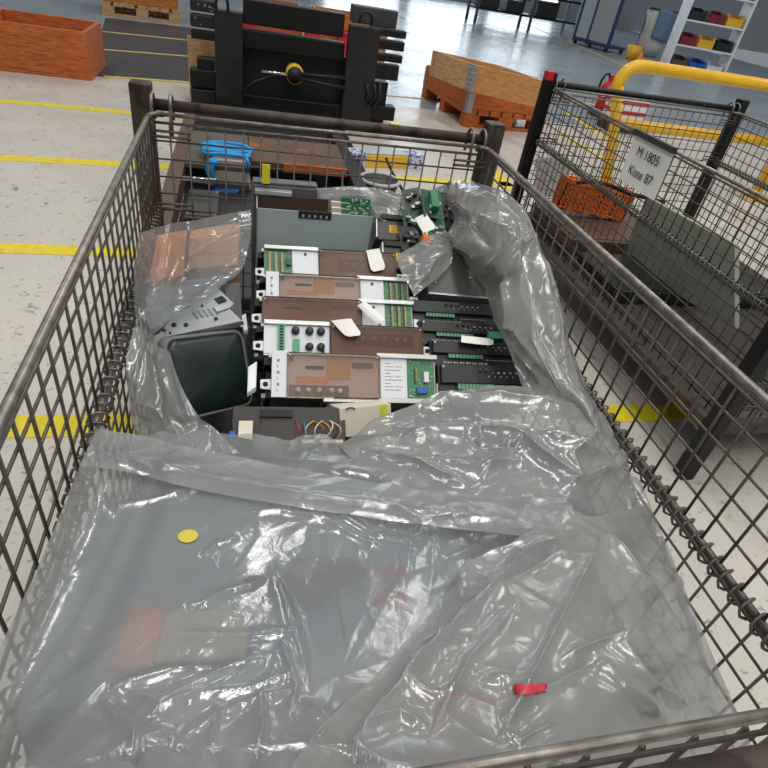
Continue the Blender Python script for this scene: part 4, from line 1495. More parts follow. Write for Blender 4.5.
paper('paper_tag', [bp3(415, 219, -.14), bp3(426, 214, -.14), bp3(437, 229, -.19), bp3(424, 235, -.19)], 'square white paper tag on the loose boards at the back right', .001)
p0 = bp3(452, 204, -.14)
tag(MB(T(p0)).lathe([(0, 0), (.004, .0005), (.0045, .005), (.003, .007), (0, .0075)], 14).build('push_button', M_RED), 'small red button between the loose boards and the right plastic bag', 'button')

# greenish metal box under the right bag
r = thing('metal_box', 'dull grey metal box half under the right plastic bag', 'box', frame(ah(428, 293, -.215), Vector((1, -.10, 0)), UF + Vector((0, .5, .0))))
MB().box(0, .22, 0, .13, -.10, 0).build('body', mat('dull_olive_grey', (88, 86, 80), 0.45, 0.3, 0.12, 12), r, bevel=.003)
MB().box(.0, .22, -.004, 0, -.1, .004).build('lip', M_SILVER, r)
mb = MB()
screw_dots(mb, [(.02, .03), (.02, .12), (.1, .05), (.16, .1)], 0, .003)
mb.build('screw', M_ALU, r)

# ------------------------------------------------------------------ picture tube on the left
c = (ah(163, 341, -.23) + ah(243, 331, -.23) + ah(180, 416, -.315) + ah(249, 406, -.315)) / 4
xd = Vector((.965, .235, .03))
yd = Vector((-.12, .66, .74))
fr = frame(Vector((.1417, -.585, .475)), Vector((.815, .541, -.207)), Vector((-.158, .551, .819)))
sw_, sh_ = .146, .131
dep = .17
r = thing('picture_tube', 'old monitor picture tube with dark glass screen and bare metal frame', 'monitor', fr @ T((0, 0, -dep)))
O = T((0, 0, dep))


def rrect(w, h, rad, z, n=6):
    pts = []
    for (cx, cy, a0) in ((w / 2 - rad, h / 2 - rad, 0), (-w / 2 + rad, h / 2 - rad, 90), (-w / 2 + rad, -h / 2 + rad, 180), (w / 2 - rad, -h / 2 + rad, 270)):
        for k in range(n + 1):
            a = math.radians(a0 + 90 * k / n)
            pts.append(Vector((cx + rad * math.cos(a), cy + rad * math.sin(a), z)))
    return pts


def loft(mb, rings, m=0, cap=True):
    n = len(rings[0])
    vs = [p for R_ in rings for p in R_]
    fs = []
    for i in range(len(rings) - 1):
        for k in range(n):
            k2 = (k + 1) % n
            fs.append((i * n + k, i * n + k2, (i + 1) * n + k2, (i + 1) * n + k))
    if cap:
        fs.append([(len(rings) - 1) * n + k for k in range(n)])
        fs.append([k for k in range(n)][::-1])
    mb.add(vs, fs, m, True)
    return mb


rings = []
for i in range(9):
    t_ = i / 8
    s_ = 1 - t_ * .97
    rings.append(rrect(sw_ * s_, sh_ * s_, .016 * s_, .004 + .012 * (1 - s_ * s_)))
sc = loft(MB(O), [rrect(sw_, sh_, .016, -.006)] + rings).build('screen', M_SCREEN, r)
mb = loft(MB(O), [rrect(sw_ + .004, sh_ + .004, .018, -.02), rrect(sw_ + .014, sh_ + .014, .02, -.02), rrect(sw_ + .014, sh_ + .014, .02, -.004), rrect(sw_ + .010, sh_ + .010, .02, .003), rrect(sw_ + .001, sh_ + .001, .017, .0045), rrect(sw_ + .001, sh_ + .001, .017, -.02)], cap=False)
mb.build('bezel', M_BEZEL, r)
mb = loft(MB(O), [rrect(sw_ + .006, sh_ + .006, .02, -.018), rrect(sw_ + .002, sh_ + .002, .02, -.05), rrect(.08, .08, .03, -.11), rrect(.034, .034, .015, -.13), rrect(.03, .03, .014, -.16)][::-1])
mb.build('glass_funnel', M_BLACKMOD, r)
# bare metal chassis: plate over the top and a side bracket
def zpl(py):
    return -.226 + (341 - py) / 54 * .03


def PL(x, y, d=0):
    return ah(x, y, zpl(y) + d)


MB().prism([PL(*q) for q in [(153, 341), (243, 322), (229, 309), (234, 304), (216, 287), (186, 303)]], (0, 0, .0016)).build('top_plate', M_SILVER, r, world=True, bevel=.0005)
MB().prism([PL(153, 341, .001), PL(243, 322, .001), PL(244, 325, -.006), PL(154, 345, -.006)], (0, .0, .003)).build('front_lip', M_SILVER, r, world=True)
for (x, y, rr_) in [(164, 331, .0030), (174, 325, .0036), (186, 325, .0034), (216, 319, .0030), (202, 306, .0022), (170, 333, .0018)]:
    q = PL(x, y, .0018)
    pts = [q + Vector((rr_ * 1.2 * math.cos(k * math.pi / 6), rr_ * 1.1 * math.sin(k * math.pi / 6), rr_ * .45 * math.sin(k * math.pi / 6))) for k in range(12)]
    MB().prism(pts, (0, 0, .0010)).build('hole', M_INKDK, r, world=True)
MB().prism([PL(*q, .0018) for q in [(214, 299), (222, 296), (227, 301), (219, 304)]], (0, 0, .001)).build('cutout', M_INKDK, r, world=True)
MB().prism([PL(*q, .002) for q in [(174, 309), (189, 303), (191, 306), (176, 312)]], (0, 0, .003)).build('tab', M_ALU, r, world=True)
MB().prism([PL(*q, .002) for q in [(214, 309), (226, 306), (229, 309), (217, 313)]], (0, 0, .003)).build('tab', M_ALU, r, world=True)
mb = MB()
for i in range(5):
    mb.prism([PL(*q, .0018) for q in [(192 + i * 5, 312 - i), (194 + i * 5, 311.6 - i), (199 + i * 5, 318 - i), (197 + i * 5, 318.4 - i)]], (0, 0, .0006))
mb.build('print', M_INK, r, world=True)
MB(O).box(-sw_ / 2 - .013, -sw_ / 2 - .009, -sh_ / 2 - .01, sh_ / 2 - .02, -.08, .0).build('side_bracket', M_DKGREY, r)
MB(O).box(sw_ / 2 + .010, sw_ / 2 + .013, -sh_ / 2, sh_ / 2 + .01, -.10, -.004).build('side_bracket', M_DKGREY, r)
# slotted dark panel right behind the tube
tag(MB().quadslab(ah(224, 284, -.20), ah(240, 282, -.20), ah(242, 318, -.235), ah(230, 318, -.235), (0, .004, -.01)).build('slotted_panel', M_BLACKMOD, M=T(ah(224, 300, -.2)), world=True), 'dark slotted panel between the picture tube and the drive units', 'panel')
# white bracket pieces lying left of drives
for i, (pts, lab) in enumerate([([(238, 322), (246, 318), (248, 334), (241, 336)], 'white plastic clip left of the middle drive units'),
                                ([(248, 372), (257, 366), (256, 392), (247, 398)], 'white bracket left of the front drive unit')]):
    tag(MB().prism([ah(x, y, -.27) for (x, y) in pts], (0, 0, .012)).build('plastic_clip', M_WHITE, M=T(ah(pts[0][0], pts[0][1], -.27)), world=True, bevel=.002), lab, 'clip')

# dark box with loose wires, in front of the drives
a, b_, c_, d_ = ah(233, 406, -.262), ah(344, 404, -.262), ah(346, 446, -.30), ah(231, 446, -.30)
fr = frame(d_, c_ - d_, a - d_)
bw, bh = (c_ - d_).length, (a - d_).length
r = thing('junction_box', 'dark brown box with loose wires in front of the drive units', 'box', fr)
MB().box(0, bw, 0, bh, -.11, 0).build('housing', mat('brown_black_box', (52, 46, 44), 0.5, 0, 0.1), r, bevel=.002)
MB().box(bw * .24, bw * .245, 0, bh, 0, .001).box(bw * .24, bw * .52, bh * .72, bh * .9, 0, .006).build('frame_strip', M_BLACKRUB, r)
cols = [(190, 60, 40), (220, 190, 120), (60, 130, 190), (220, 200, 160), (170, 90, 60), (230, 220, 200), (200, 170, 60), (120, 80, 50), (230, 210, 190)]
for i, cc in enumerate(cols):
    x0 = bw * (.62 + .036 * i)
    amp = .010 * (1 if i > 3 else -1) * (.5 + .2 * (i % 3))
    pts = [(x0 + amp * math.sin(k / 8 * 3.1) + .012 * (k / 8) ** 2 * (1 if i % 2 else -1), bh * .14 + bh * .5 * k / 8, .002 + .016 * math.sin(k / 8 * math.pi)) for k in range(9)]
    MB().tube(pts, .0011, 5).build('wire', mat('wire_%d' % i, cc, 0.5), r)
MB().box(bw * .60, bw * .72, bh * .06, bh * .15, 0, .006).box(bw * .76, bw * .97, bh * .06, bh * .15, 0, .006).build('wire_connector', M_CARD, r)
q = [(239, 421), (253, 421), (252, 440), (238, 437)]
tag(MB().prism([ah(x, y, -.272) for (x, y) in q], (0, -.001, .0015)).build('paper_scrap', M_CARD, M=T(ah(245, 430, -.272)), world=True), 'scrap of pale paper on the left end of the dark brown box', 'paper')
q = [ah(229, 434, -.28), ah(236, 434, -.28), ah(236, 440, -.28), ah(229, 440, -.28)]
tag(MB().prism(q, (0, 0, .008)).build('blue_plug', M_BLUECONN, M=T(q[0]), world=True, bevel=.002), 'small blue plug at the left end of the dark brown box', 'plug')
q = [ah(338, 409, -.258), ah(384, 406, -.258), ah(392, 432, -.30), ah(341, 438, -.30)]
fr = frame(q[3], q[2] - q[3], q[0] - q[3])
kw, kh = (q[2] - q[3]).length, (q[0] - q[3]).length
r = thing('card_box', 'cream cardboard box with a lime stripe, right of the dark brown box', 'box', fr)
MB().box(0, kw, 0, kh, -.09, 0).build('carton', M_CARD, r, bevel=.001)
MB().box(kw * .78, kw * .92, 0, kh, 0, .0008).build('lime_stripe', M_LIME, r)
MB().tube([(kw * .2 + .008 * math.cos(k * .5), kh * .93 + .004 * math.sin(k * .5), .002) for k in range(7)], .0012, 5).build('staple', M_DKGREY, r)

# cartons under the left film
a, b_, c_, d_ = ah(143, 234, -.215), ah(187, 229, -.215), ah(183, 275, -.235), ah(136, 281, -.235)
a.x, d_.x = max(a.x, .014), max(d_.x, .014)
tag(MB().quadslab(a, b_, c_, d_, (0, 0.02, -.12)).build('carton', M_CARTON, M=T(d_), world=True, bevel=.003), 'orange-brown carton under the left plastic film', 'carton')
a, b_, c_, d_ = ah(190, 230, -.215), ah(241, 222, -.215), ah(238, 264, -.235), ah(187, 269, -.235)
tag(MB().quadslab(a, b_, c_, d_, (0, 0.02, -.12)).build('carton', M_CARTON2, M=T(d_), world=True, bevel=.003), 'tan carton under the left plastic film, next to the orange-brown one', 'carton')
tag(MB().prism([ah(150, 236, -.213) + Vector((.011 * math.cos(k * math.pi / 8), .012 * math.sin(k * math.pi / 8), 0)) for k in range(16)], (0, 0, .0012)).build('black_sticker', M_DKGREY, M=T(ah(150, 236, -.213)), world=True), 'dark round spot on the orange-brown carton', 'sticker')
tag(MB().quadslab(ah(146, 284, -.25), ah(232, 274, -.25), ah(205, 300, -.26), ah(150, 330, -.26), (0, .0, -.08)).build('metal_box', mat('light_steel_box', (140, 146, 152), 0.5, 0.2, 0.08), M=T(ah(150, 330, -.26)), world=True, bevel=.003), 'pale steel box under the left plastic film behind the picture tube', 'box')

# big flat load at the bottom that carries the rest
r = thing('equipment_cabinet', 'large dark steel cabinet lying at the bottom of the container under the scrap', 'cabinet', (.4, -.66, .132))
MB().box(-.36, .36, -.60, .60, 0, .11).build('body', M_DKGREY, r, bevel=.006)
MB().box(-.34, .34, -.58, .58, .11, .116).build('door', M_BLACKMOD, r, bevel=.003)

# blue-grey appliance under the front film
def zfilm(px, py):
    return 0


ca, cb = ah(92, 496, -.232), ah(80, 705, -.165)
fr = frame(Vector((.014, cb.y, cb.z)), Vector((1, 0, -.01)), Vector((0, ca.y - cb.y, ca.z - cb.z)))
aw, ah_ = .445, math.hypot(ca.y - cb.y, ca.z - cb.z)
r = thing('equipment_case', 'large blue-grey equipment case under the front plastic film', 'case', fr)
MB().box(0, aw, 0, ah_, -.22, 0).build('body', M_CASE, r, bevel=.014)
MB().box(aw * .62, aw * .625, ah_ * .05, ah_ * .95, 0, .001).build('seam', M_DKGREY, r)
inv = fr.inverted()


def onplane(px, py, lift=0):
    n_ = fr.to_3x3() @ Vector((0, 0, 1))
    rd = ray(px, py)
    o = fr.translation + n_ * lift
    return CAM + rd * ((o - CAM).dot(n_) / rd.dot(n_))


# plug and lead on it
# orange-red ended carton, red label sheet and red strip
q2 = [onplane(x, y, .004) for (x, y) in [(118, 618), (250, 628), (246, 662), (112, 668)]]
fr2 = frame(q2[3], q2[2] - q2[3], q2[0] - q2[3])
r2 = thing('card_box', 'flat beige carton with an orange-red end under the front film', 'carton', fr2)
l2, h2 = (q2[2] - q2[3]).length, (q2[0] - q2[3]).length
MB().box(l2 * .3, l2, 0, h2, 0, .006).build('carton', mat('grey_beige_card', (150, 146, 134), 0.8), r2, bevel=.002)
MB().box(0, l2 * .3, -.004, h2 + .004, 0, .007).build('red_end', mat('orange_red_card', (190, 100, 84), 0.7, 0, 0.1), r2, bevel=.002)
q = [ah(418, 692, -.137), ah(512, 690, -.137), ah(500, 708, -.137), ah(456, 712, -.137), ah(452, 765, -.125), ah(426, 765, -.125)]
tag(MB().prism(q, (0, 0, -.02)).build('red_tray', mat('faded_red_plastic', (206, 74, 84), 0.5), M=T(q[0]), world=True, bevel=.003), 'faded red plastic tray under the front film', 'tray')
# more equipment on the right under the film
scrap_block('metal_box', 'blue-grey metal box under the film folds beside the black terminal modules', 'box', frame(Vector((.49, -.93, .25)), Vector((1, -.12, 0)), Vector((.1, 1, .1))), .22, .20, .24, M_CASE, .008, seed=3)
scrap_block('metal_box', 'slate grey box under the film at the lower right of the container', 'box', frame(Vector((.50, -1.26, .25)), Vector((1, 0, 0)), Vector((0, 1, .05))), .20, .26, .17, mat('slate_box', (92, 100, 112), 0.5, 0.05, 0.08), .01, seed=4)


# ------------------------------------------------------------------ plastic film
def _hash(ix, iy, seed):
    n_ = (ix.astype(np.int64) * 374761393 + iy.astype(np.int64) * 668265263 + seed * 974711) & 0x7fffffff
    n_ = ((n_ ^ (n_ >> 13)) * 1274126177) & 0x7fffffff
    return ((n_ ^ (n_ >> 16)) & 0xffff) / 65535.0


def vnoise(x, y, seed):
    ix, iy = np.floor(x), np.floor(y)
    fx, fy = x - ix, y - iy
    ux, uy = fx * fx * (3 - 2 * fx), fy * fy * (3 - 2 * fy)
    a_ = _hash(ix, iy, seed)
    b = _hash(ix + 1, iy, seed)
    c1 = _hash(ix, iy + 1, seed)
    d1 = _hash(ix + 1, iy + 1, seed)
    return (a_ * (1 - ux) + b * ux) * (1 - uy) + (c1 * (1 - ux) + d1 * ux) * uy


def worley(x, y, seed):
    "distances to the nearest and second nearest random site, and a slope drawn for the nearest site's cell"
    ix, iy = np.floor(x), np.floor(y)
    f1 = np.full(x.shape, 9.0)
    f2 = np.full(x.shape, 9.0)
    g = np.zeros(x.shape)
    for dx in (-1, 0, 1):
        for dy in (-1, 0, 1):
            cx, cy = ix + dx, iy + dy
            sx = cx + .1 + .8 * _hash(cx, cy, seed)
            sy = cy + .1 + .8 * _hash(cx, cy, seed + 17)
            d = np.hypot(x - sx, y - sy)
            gx = _hash(cx, cy, seed + 29) - .5
            gy = _hash(cx, cy, seed + 43) - .5
            t_ = gx * (x - sx) + gy * (y - sy)
            k_ = d < f1
            f2 = np.where(k_, f1, np.minimum(f2, d))
            g = np.where(k_, t_, g)
            f1 = np.where(k_, d, f1)
    return f1, f2, g


def crumple(x, y, seed, ang, s1=9.0, s2=3.0):
    "creased facets of film: straight sharp ridges between flat patches, longer in the direction ang, on several scales"
    tot = np.zeros_like(x)
    rnd = random.Random(seed)
    for o, (am, fq) in enumerate([(1.0, .7), (.55, 1.5), (.22, 3.1)]):
        a_ = ang + rnd.uniform(-.6, .6) * (1 if o else .4)
        ca, sa = math.cos(a_), math.sin(a_)
        wx = x + .035 / fq * (vnoise(x * 7 * fq, y * 7 * fq, seed + 31 + o) - .5)
        wy = y + .035 / fq * (vnoise(x * 7 * fq + 9, y * 7 * fq + 5, seed + 57 + o) - .5)
        u, v = (wx * ca + wy * sa) * s2 * fq, (-wx * sa + wy * ca) * s1 * fq
        f1, f2, g = worley(u + 13.7 * o, v - 7.1 * o, seed + o * 101)
        e = f2 - f1
        rg = 1 - np.minimum(e / .5, 1.0) ** .8 + .9 * g * np.minimum(e / .25, 1.0)
        mk = np.clip(vnoise(x * 4.3 * fq + 3, y * 4.3 * fq, seed + 777 + o) * 2.0 - .35, .12, 1)
        tot += am * rg * mk
    return tot - .5


def spline_grid(rows, nu, nv):
    A_ = np.array([[list(p) for p in r_] for r_ in rows], dtype=float)

    def interp(A, n, axis):
        A = np.moveaxis(A, axis, 0)
        k_ = A.shape[0]
        t_ = np.linspace(0, k_ - 1, n)
        i = np.minimum(t_.astype(int), k_ - 2)
        f = (t_ - i).reshape((-1,) + (1,) * (A.ndim - 1))
        p1, p2 = A[i], A[i + 1]
        p0 = np.where((i > 0).reshape(f.shape), A[np.maximum(i - 1, 0)], 2 * p1 - p2)
        p3 = np.where((i < k_ - 2).reshape(f.shape), A[np.minimum(i + 2, k_ - 1)], 2 * p2 - p1)
        r_ = .5 * (2 * p1 + (p2 - p0) * f + (2 * p0 - 5 * p1 + 4 * p2 - p3) * f ** 2 + (3 * p1 - p0 - 3 * p2 + p3) * f ** 3)
        return np.moveaxis(r_, 0, axis)
    return interp(interp(A_, nv, 0), nu, 1)


RTn, UPn, FWn, CAMn = [np.array(list(v)) for v in (RT, UP, FW, CAM)]


def to_photo(G):
    d = G - CAMn
    z = d @ FWn
    return 384 + F * (d @ RTn) / z, 384 - F * (d @ UPn) / z


def film(name, parent, rows, nu, nv, m, creases=(), amp=.006, seed=1, ang=0.0, s1=9.0, s2=3.0, edge=.0, ymin=None, xlim=None, label=None, mask=None):
    G = spline_grid(rows, nu, nv)
    du = np.gradient(G, axis=1)
    dv = np.gradient(G, axis=0)
    nr = np.cross(du, dv)
    nr /= np.linalg.norm(nr, axis=2, keepdims=True) + 1e-12
    nr *= np.sign(nr @ np.array([-FWn[0], -FWn[1], -FWn[2]]))[..., None]
    px, py = to_photo(G)
    x, y = G[..., 0], G[..., 1] * 1.0 + G[..., 2] * .6
    disp = amp * crumple(x, y, seed, ang, s1, s2)
    if mask:
        mw = np.full(px.shape, float(mask[0]))
        for (mx_, my_, rx, ry, wt) in mask[1]:
            mw += (wt - mask[0]) * np.exp(-((px - mx_) / rx) ** 2 - ((py - my_) / ry) ** 2)
        disp *= np.clip(mw, .05, 2.5)
    wob = 3.0 * (vnoise(px / 26, py / 26, seed + 5) - .5) + 8.0 * (vnoise(px / 70, py / 70, seed + 6) - .5)
    for (pts, A_, wd) in creases:
        best = np.full(px.shape, 1e9)
        tt = np.zeros(px.shape)
        pts = np.array(pts, float)
        ln = np.concatenate([[0], np.cumsum(np.linalg.norm(np.diff(pts, axis=0), axis=1))])
        for i in range(len(pts) - 1):
            a_, b = pts[i], pts[i + 1]
            e = b - a_
            L2 = (e ** 2).sum()
            t_ = np.clip(((px - a_[0]) * e[0] + (py - a_[1]) * e[1]) / L2, 0, 1)
            dd = np.hypot(px - a_[0] - t_ * e[0], py - a_[1] - t_ * e[1])
            k_ = dd < best
            best = np.where(k_, dd, best)
            tt = np.where(k_, (ln[i] + t_ * math.sqrt(L2)) / ln[-1], tt)
        tp = np.clip(np.minimum(tt, 1 - tt) * 5, 0, 1)
        dd = np.abs(best + wob * .5)
        disp += 1.15 * A_ * tp * np.exp(-dd / wd)
    G = G + nr * disp[..., None]
    if edge:
        # uneven hems
        k_ = np.linspace(0, 1, nv)[:, None]
        j_ = np.linspace(0, 1, nu)[None, :]
        e1 = np.exp(-k_ / .06) * (vnoise(px / 18, py * 0 + 1.5, seed + 8) - .5)
        G[..., 1] += edge * e1
    if ymin is not None:
        G[..., 1] = np.maximum(G[..., 1], ymin)
    if xlim is not None:
        G[..., 0] = np.clip(G[..., 0], xlim[0], xlim[1])
    me = bpy.data.meshes.new(name)
    V = G.reshape(-1, 3)
    org = V.mean(axis=0) if parent is None else np.array(list(parent.location))
    V = V - org
    ii = np.arange(nv * nu).reshape(nv, nu)
    Fc = np.stack([ii[:-1, :-1], ii[:-1, 1:], ii[1:, 1:], ii[1:, :-1]], -1).reshape(-1, 4)
    me.vertices.add(len(V))
    me.vertices.foreach_set('co', V.ravel())
    me.loops.add(Fc.size)
    me.loops.foreach_set('vertex_index', Fc.ravel())
    me.polygons.add(len(Fc))
    me.polygons.foreach_set('loop_start', np.arange(0, Fc.size, 4))
    me.polygons.foreach_set('loop_total', np.full(len(Fc), 4))
    me.polygons.foreach_set('use_smooth', np.ones(len(Fc), bool))
    me.update(calc_edges=True)
    me.validate()
    me.materials.append(m)
    o = bpy.data.objects.new(name, me)
    C.objects.link(o)
    if parent is not None:
        o.parent = parent
    else:
        o.location = org
    if label:
        o['label'] = label
    FILMG[name] = G
    return o


FILMG = {}


def P_(px, py, r):
    return ah(px, py, r)


def X_(px, py, x=.786):
    return at(px, py, 0, x)


# --- front liner
liner = thing('plastic_liner', 'large crumpled clear plastic liner covering the front half of the container', 'plastic film', (.4, -1.05, .55))
CR = [([(96, 452), (180, 468), (262, 486), (352, 500), (432, 511), (565, 523)], .012, 7),
      ([(98, 494), (120, 508), (150, 502), (196, 488)], .006, 5),
      ([(118, 690), (140, 698), (158, 708), (205, 682), (262, 655)], .008, 6),
      ([(140, 720), (190, 700), (250, 690), (300, 672)], .007, 5),
      ([(180, 735), (240, 705), (300, 690)], .006, 5),
      ([(108, 690), (170, 672), (220, 668)], .006, 4),
      ([(280, 640), (296, 690), (288, 720)], .005, 4),
      ([(190, 610), (232, 590), (268, 580)], .003, 3.5),
      ([(200, 560), (216, 545), (240, 538)], .003, 3.5),
      ([(176, 635), (250, 636), (300, 632)], .003, 3.5),
      ([(240, 515), (280, 512), (330, 522)], .004, 4),
      ([(300, 502), (340, 530), (390, 555)], .004, 5),
      ([(330, 512), (380, 540), (420, 545)], .005, 4),
      ([(270, 560), (285, 600), (300, 650), (310, 700)], .004, 6),
      ([(100, 700), (130, 740), (150, 780)], .006, 5),
      ([(220, 700), (210, 740), (230, 790)], .006, 5),
      ([(260, 690), (262, 730), (250, 780)], .006, 5),
      ([(300, 770), (330, 730), (300, 700)], .006, 5),
      ([(130, 460), (200, 480), (240, 478)], -.004, 5),
      ([(330, 470), (380, 480), (402, 470)], .004, 4),
      ([(410, 440), (440, 470), (470, 520)], .005, 6),
      ([(110, 760), (160, 735), (200, 760)], .006, 6)]
rows = []
pys = [441, 462, 492, 540, 600, 660, 720, 790, 890]
zrs = [-.235, -.207, -.195, -.18, -.16, -.14, -.115, -.07, -.01]
for py, zr in zip(pys, zrs):
    r_ = []
    q0 = P_(120, py - (6 if py < 450 else 0), zr)
    r_.append(Vector((.012, q0.y - .004, H + zr + .030)))
    r_.append(Vector((.030, q0.y - .002, H + zr + .006)))
    for px in (120, 195, 280, 370, 460, 540):
        k_ = 0 if px < 300 else -(px - 300) / 240 * .02
        r_.append(P_(px, py - (6 if (px < 330 and py < 450) else 0), zr + k_))
    r_.append(P_(590, py + (4 if py < 460 else 0), zr - .03))
    r_.append(X_(640 + (py - 441) * .42, py + 40, .788))
    rows.append(r_)
film('base_sheet', liner, rows, 520, 380, FILM, CR, .0050, 11, .35, 9, 3.2, .03, ymin=-1.312, xlim=(.008, .792),
     mask=(.35, [(220, 700, 110, 45, 1.7), (400, 530, 90, 35, 1.5), (470, 480, 80, 25, 1.0), (200, 575, 80, 45, .22), (300, 450, 200, 16, .6), (110, 740, 60, 40, 1.0), (130, 500, 60, 16, .8)]))

# folded band of the liner, a second layer along the back
rows = []
for (px, py) in [(40, 446), (96, 451), (140, 458), (180, 468), (262, 484), (352, 498), (432, 509), (505, 517), (566, 524)]:
    rr_ = -.207 + .02 * (py - 446) / 78 + .012
    rows.append([P_(px + 6, py - 22 + (4 if px > 300 else 0), rr_ - .006), P_(px + 2, py - 8, rr_ + .001), P_(px, py + 4, rr_ + .004), P_(px - 2, py + 17, rr_ + .004)])
rows = [list(r_) for r_ in zip(*rows)]
film('folded_band', liner, rows, 420, 50, FILM, [([(90, 456), (180, 472), (262, 489), (352, 503), (432, 514), (560, 526)], .006, 5), ([(98, 448), (150, 470), (200, 468)], .004, 4), ([(380, 500), (420, 520), (470, 515)], .004, 4)], .0035, 19, .25, 10, 3, .0, ymin=-1.3, xlim=(.008, .792))
# round yellow sticker on the film
g_ = FILMG['base_sheet']
ax_, ay_ = to_photo(g_)
k_ = int(np.argmin((ax_ - 188) ** 2 + (ay_ - 537) ** 2))
k_ = np.unravel_index(k_, ax_.shape)
c0 = Vector(g_[k_])
cu_ = Vector(g_[k_[0], k_[1] + 9] - g_[k_[0], k_[1] - 9]).normalized()
cv_ = Vector(g_[k_[0] - 9, k_[1]] - g_[k_[0] + 9, k_[1]]).normalized()
frs = frame(c0, cu_, cv_)
tag(MB().prism([Vector((.0105 * math.cos(k * math.pi / 12), .0105 * math.sin(k * math.pi / 12), .0012)) for k in range(24)], (0, 0, .0006)).build('sticker', mat('dull_yellow_sticker', (206, 190, 70), 0.6, 0, 0.06), M=frs), 'round yellow sticker on the front plastic film', 'sticker')


def under(film_name, lines, off, name, m, thick=.002):
    "a thin thing clinging to the underside of a film: rows of photo points carried onto the film and set off inwards"
    g = FILMG[film_name]
    ax_, ay_ = to_photo(g)
    P = []
    for ln in lines:
        row = []
        for (x, y) in ln:
            k_ = np.unravel_index(int(np.argmin((ax_ - x) ** 2 + (ay_ - y) ** 2)), ax_.shape)
            a0, a1 = max(k_[0] - 8, 0), min(k_[0] + 8, g.shape[0] - 1)
            b0, b1 = max(k_[1] - 8, 0), min(k_[1] + 8, g.shape[1] - 1)
            n_ = np.cross(g[k_[0], b1] - g[k_[0], b0], g[a1, k_[1]] - g[a0, k_[1]])
            n_ = n_ / np.linalg.norm(n_)
            if n_ @ FWn > 0:
                n_ = -n_
            row.append(Vector(g[k_]) - Vector(n_) * off)
        P.append(row)
    o = MB().surf(P).build(name, m, M=T(P[0][0]), world=True)
    q_ = o.modifiers.new('solid', 'SOLIDIFY')
    q_.thickness = thick
    q_.offset = 0
    return o


def ribbon(path, widths, n=40, side=5):
    P = []
    pts = [Vector((x, y)) for (x, y) in path]
    for i in range(n):
        t_ = i / (n - 1) * (len(pts) - 1)
        k_ = min(int(t_), len(pts) - 2)
        f_ = t_ - k_
        c_ = pts[k_].lerp(pts[k_ + 1], f_)
        w_ = widths[k_] * (1 - f_) + widths[k_ + 1] * f_
        d_ = (pts[k_ + 1] - pts[k_]).normalized()
        nn = Vector((-d_.y, d_.x))
        P.append([tuple(c_ + nn * w_ * (j / (side - 1) * 2 - 1)) for j in range(side)])
    return P


r2 = under('base_sheet', ribbon([(244, 584), (262, 585), (276, 588), (290, 578), (306, 568), (320, 574), (336, 570), (350, 564), (366, 574)], [11, 11, 5, 8, 14, 22, 12, 9, 3]), .003, 'plug_lead', mat('dark_lead', (12, 14, 16), 0.6), .002)
tag(r2, 'dark plug with a flat lead under the front film, on the blue-grey case', 'lead')
mb = []
rl = thing('printed_label', 'faded red printed label under the front film beside the dark lead', 'label', (0, 0, 0))
o_ = None
for j in range(2):
    for i in range(3):
        x0, y0 = 374 + 12 * i, 564 + 24 * j
        o_ = under('base_sheet', [[(x0 + u * 3, y0 + v * 5) for u in range(4)] for v in range(4)], .003, 'letter_block', mat('faded_red_print', (130, 30, 40), 0.7), .001)
        if i == 0 and j == 0:
            rl.location = o_.location
            rl.matrix_world = T(o_.location)
        o_.location = o_.location - rl.location
        o_.parent = rl
# overlapping milky flap from the right, running down to the lower left
CR2 = [([(600, 522), (520, 560), (450, 640), (380, 720), (330, 780)], .012, 9),
       ([(600, 525), (575, 590), (540, 660), (500, 740)], .012, 8),
       ([(604, 530), (640, 590), (672, 610)], .010, 7),
       ([(560, 540), (500, 552), (450, 590)], .007, 6),
       ([(560, 552), (520, 575), (490, 590)], -.006, 4),
       ([(480, 600), (430, 660), (400, 700)], .007, 6),
       ([(520, 600), (470, 660), (430, 740)], .006, 5),
       ([(618, 600), (628, 640), (650, 668), (690, 688)], -.022, 6),
       ([(610, 600), (612, 650), (640, 690), (690, 705)], .016, 6),
       ([(560, 660), (600, 645), (625, 640)], .008, 5),
       ([(590, 655), (620, 690), (660, 720)], .007, 5),
       ([(530, 690), (570, 670), (600, 660)], -.006, 5),
       ([(480, 680), (505, 680), (530, 700), (500, 722)], .006, 5),
       ([(420, 640), (440, 650), (480, 640)], .005, 4),
       ([(400, 690), (440, 700), (470, 690)], .005, 4),
       ([(360, 740), (400, 720), (430, 730)], .006, 5),
       ([(500, 730), (520, 745), (560, 720)], .006, 4),
       ([(650, 560), (670, 580), (700, 590)], .008, 5)]
rows = []
L0 = [(455, 585), (432, 610), (402, 645), (372, 680), (338, 710), (306, 745), (280, 790), (250, 860)]
M1 = [(505, 548), (492, 590), (472, 630), (450, 670), (425, 710), (400, 750), (380, 800), (360, 860)]
M2 = [(560, 520), (555, 565), (546, 610), (535, 655), (522, 700), (508, 750), (498, 800), (490, 860)]
M3 = [(606, 515), (614, 565), (618, 605), (622, 650), (622, 695), (620, 740), (620, 790), (620, 850)]
R4 = [(646, 508), (664, 545), (680, 590), (700, 640), (712, 690), (724, 740), (735, 790), (745, 850)]
zz0 = [-.172, -.162, -.147, -.132, -.115, -.095, -.065, -.03]
for i in range(8):
    rows.append([P_(*L0[i], zz0[i] + .004), P_(*M1[i], zz0[i] + .012 - .004 * 0), P_(*M2[i], zz0[i] + .004), P_(*M3[i], zz0[i] - .025), X_(*R4[i], .789)])
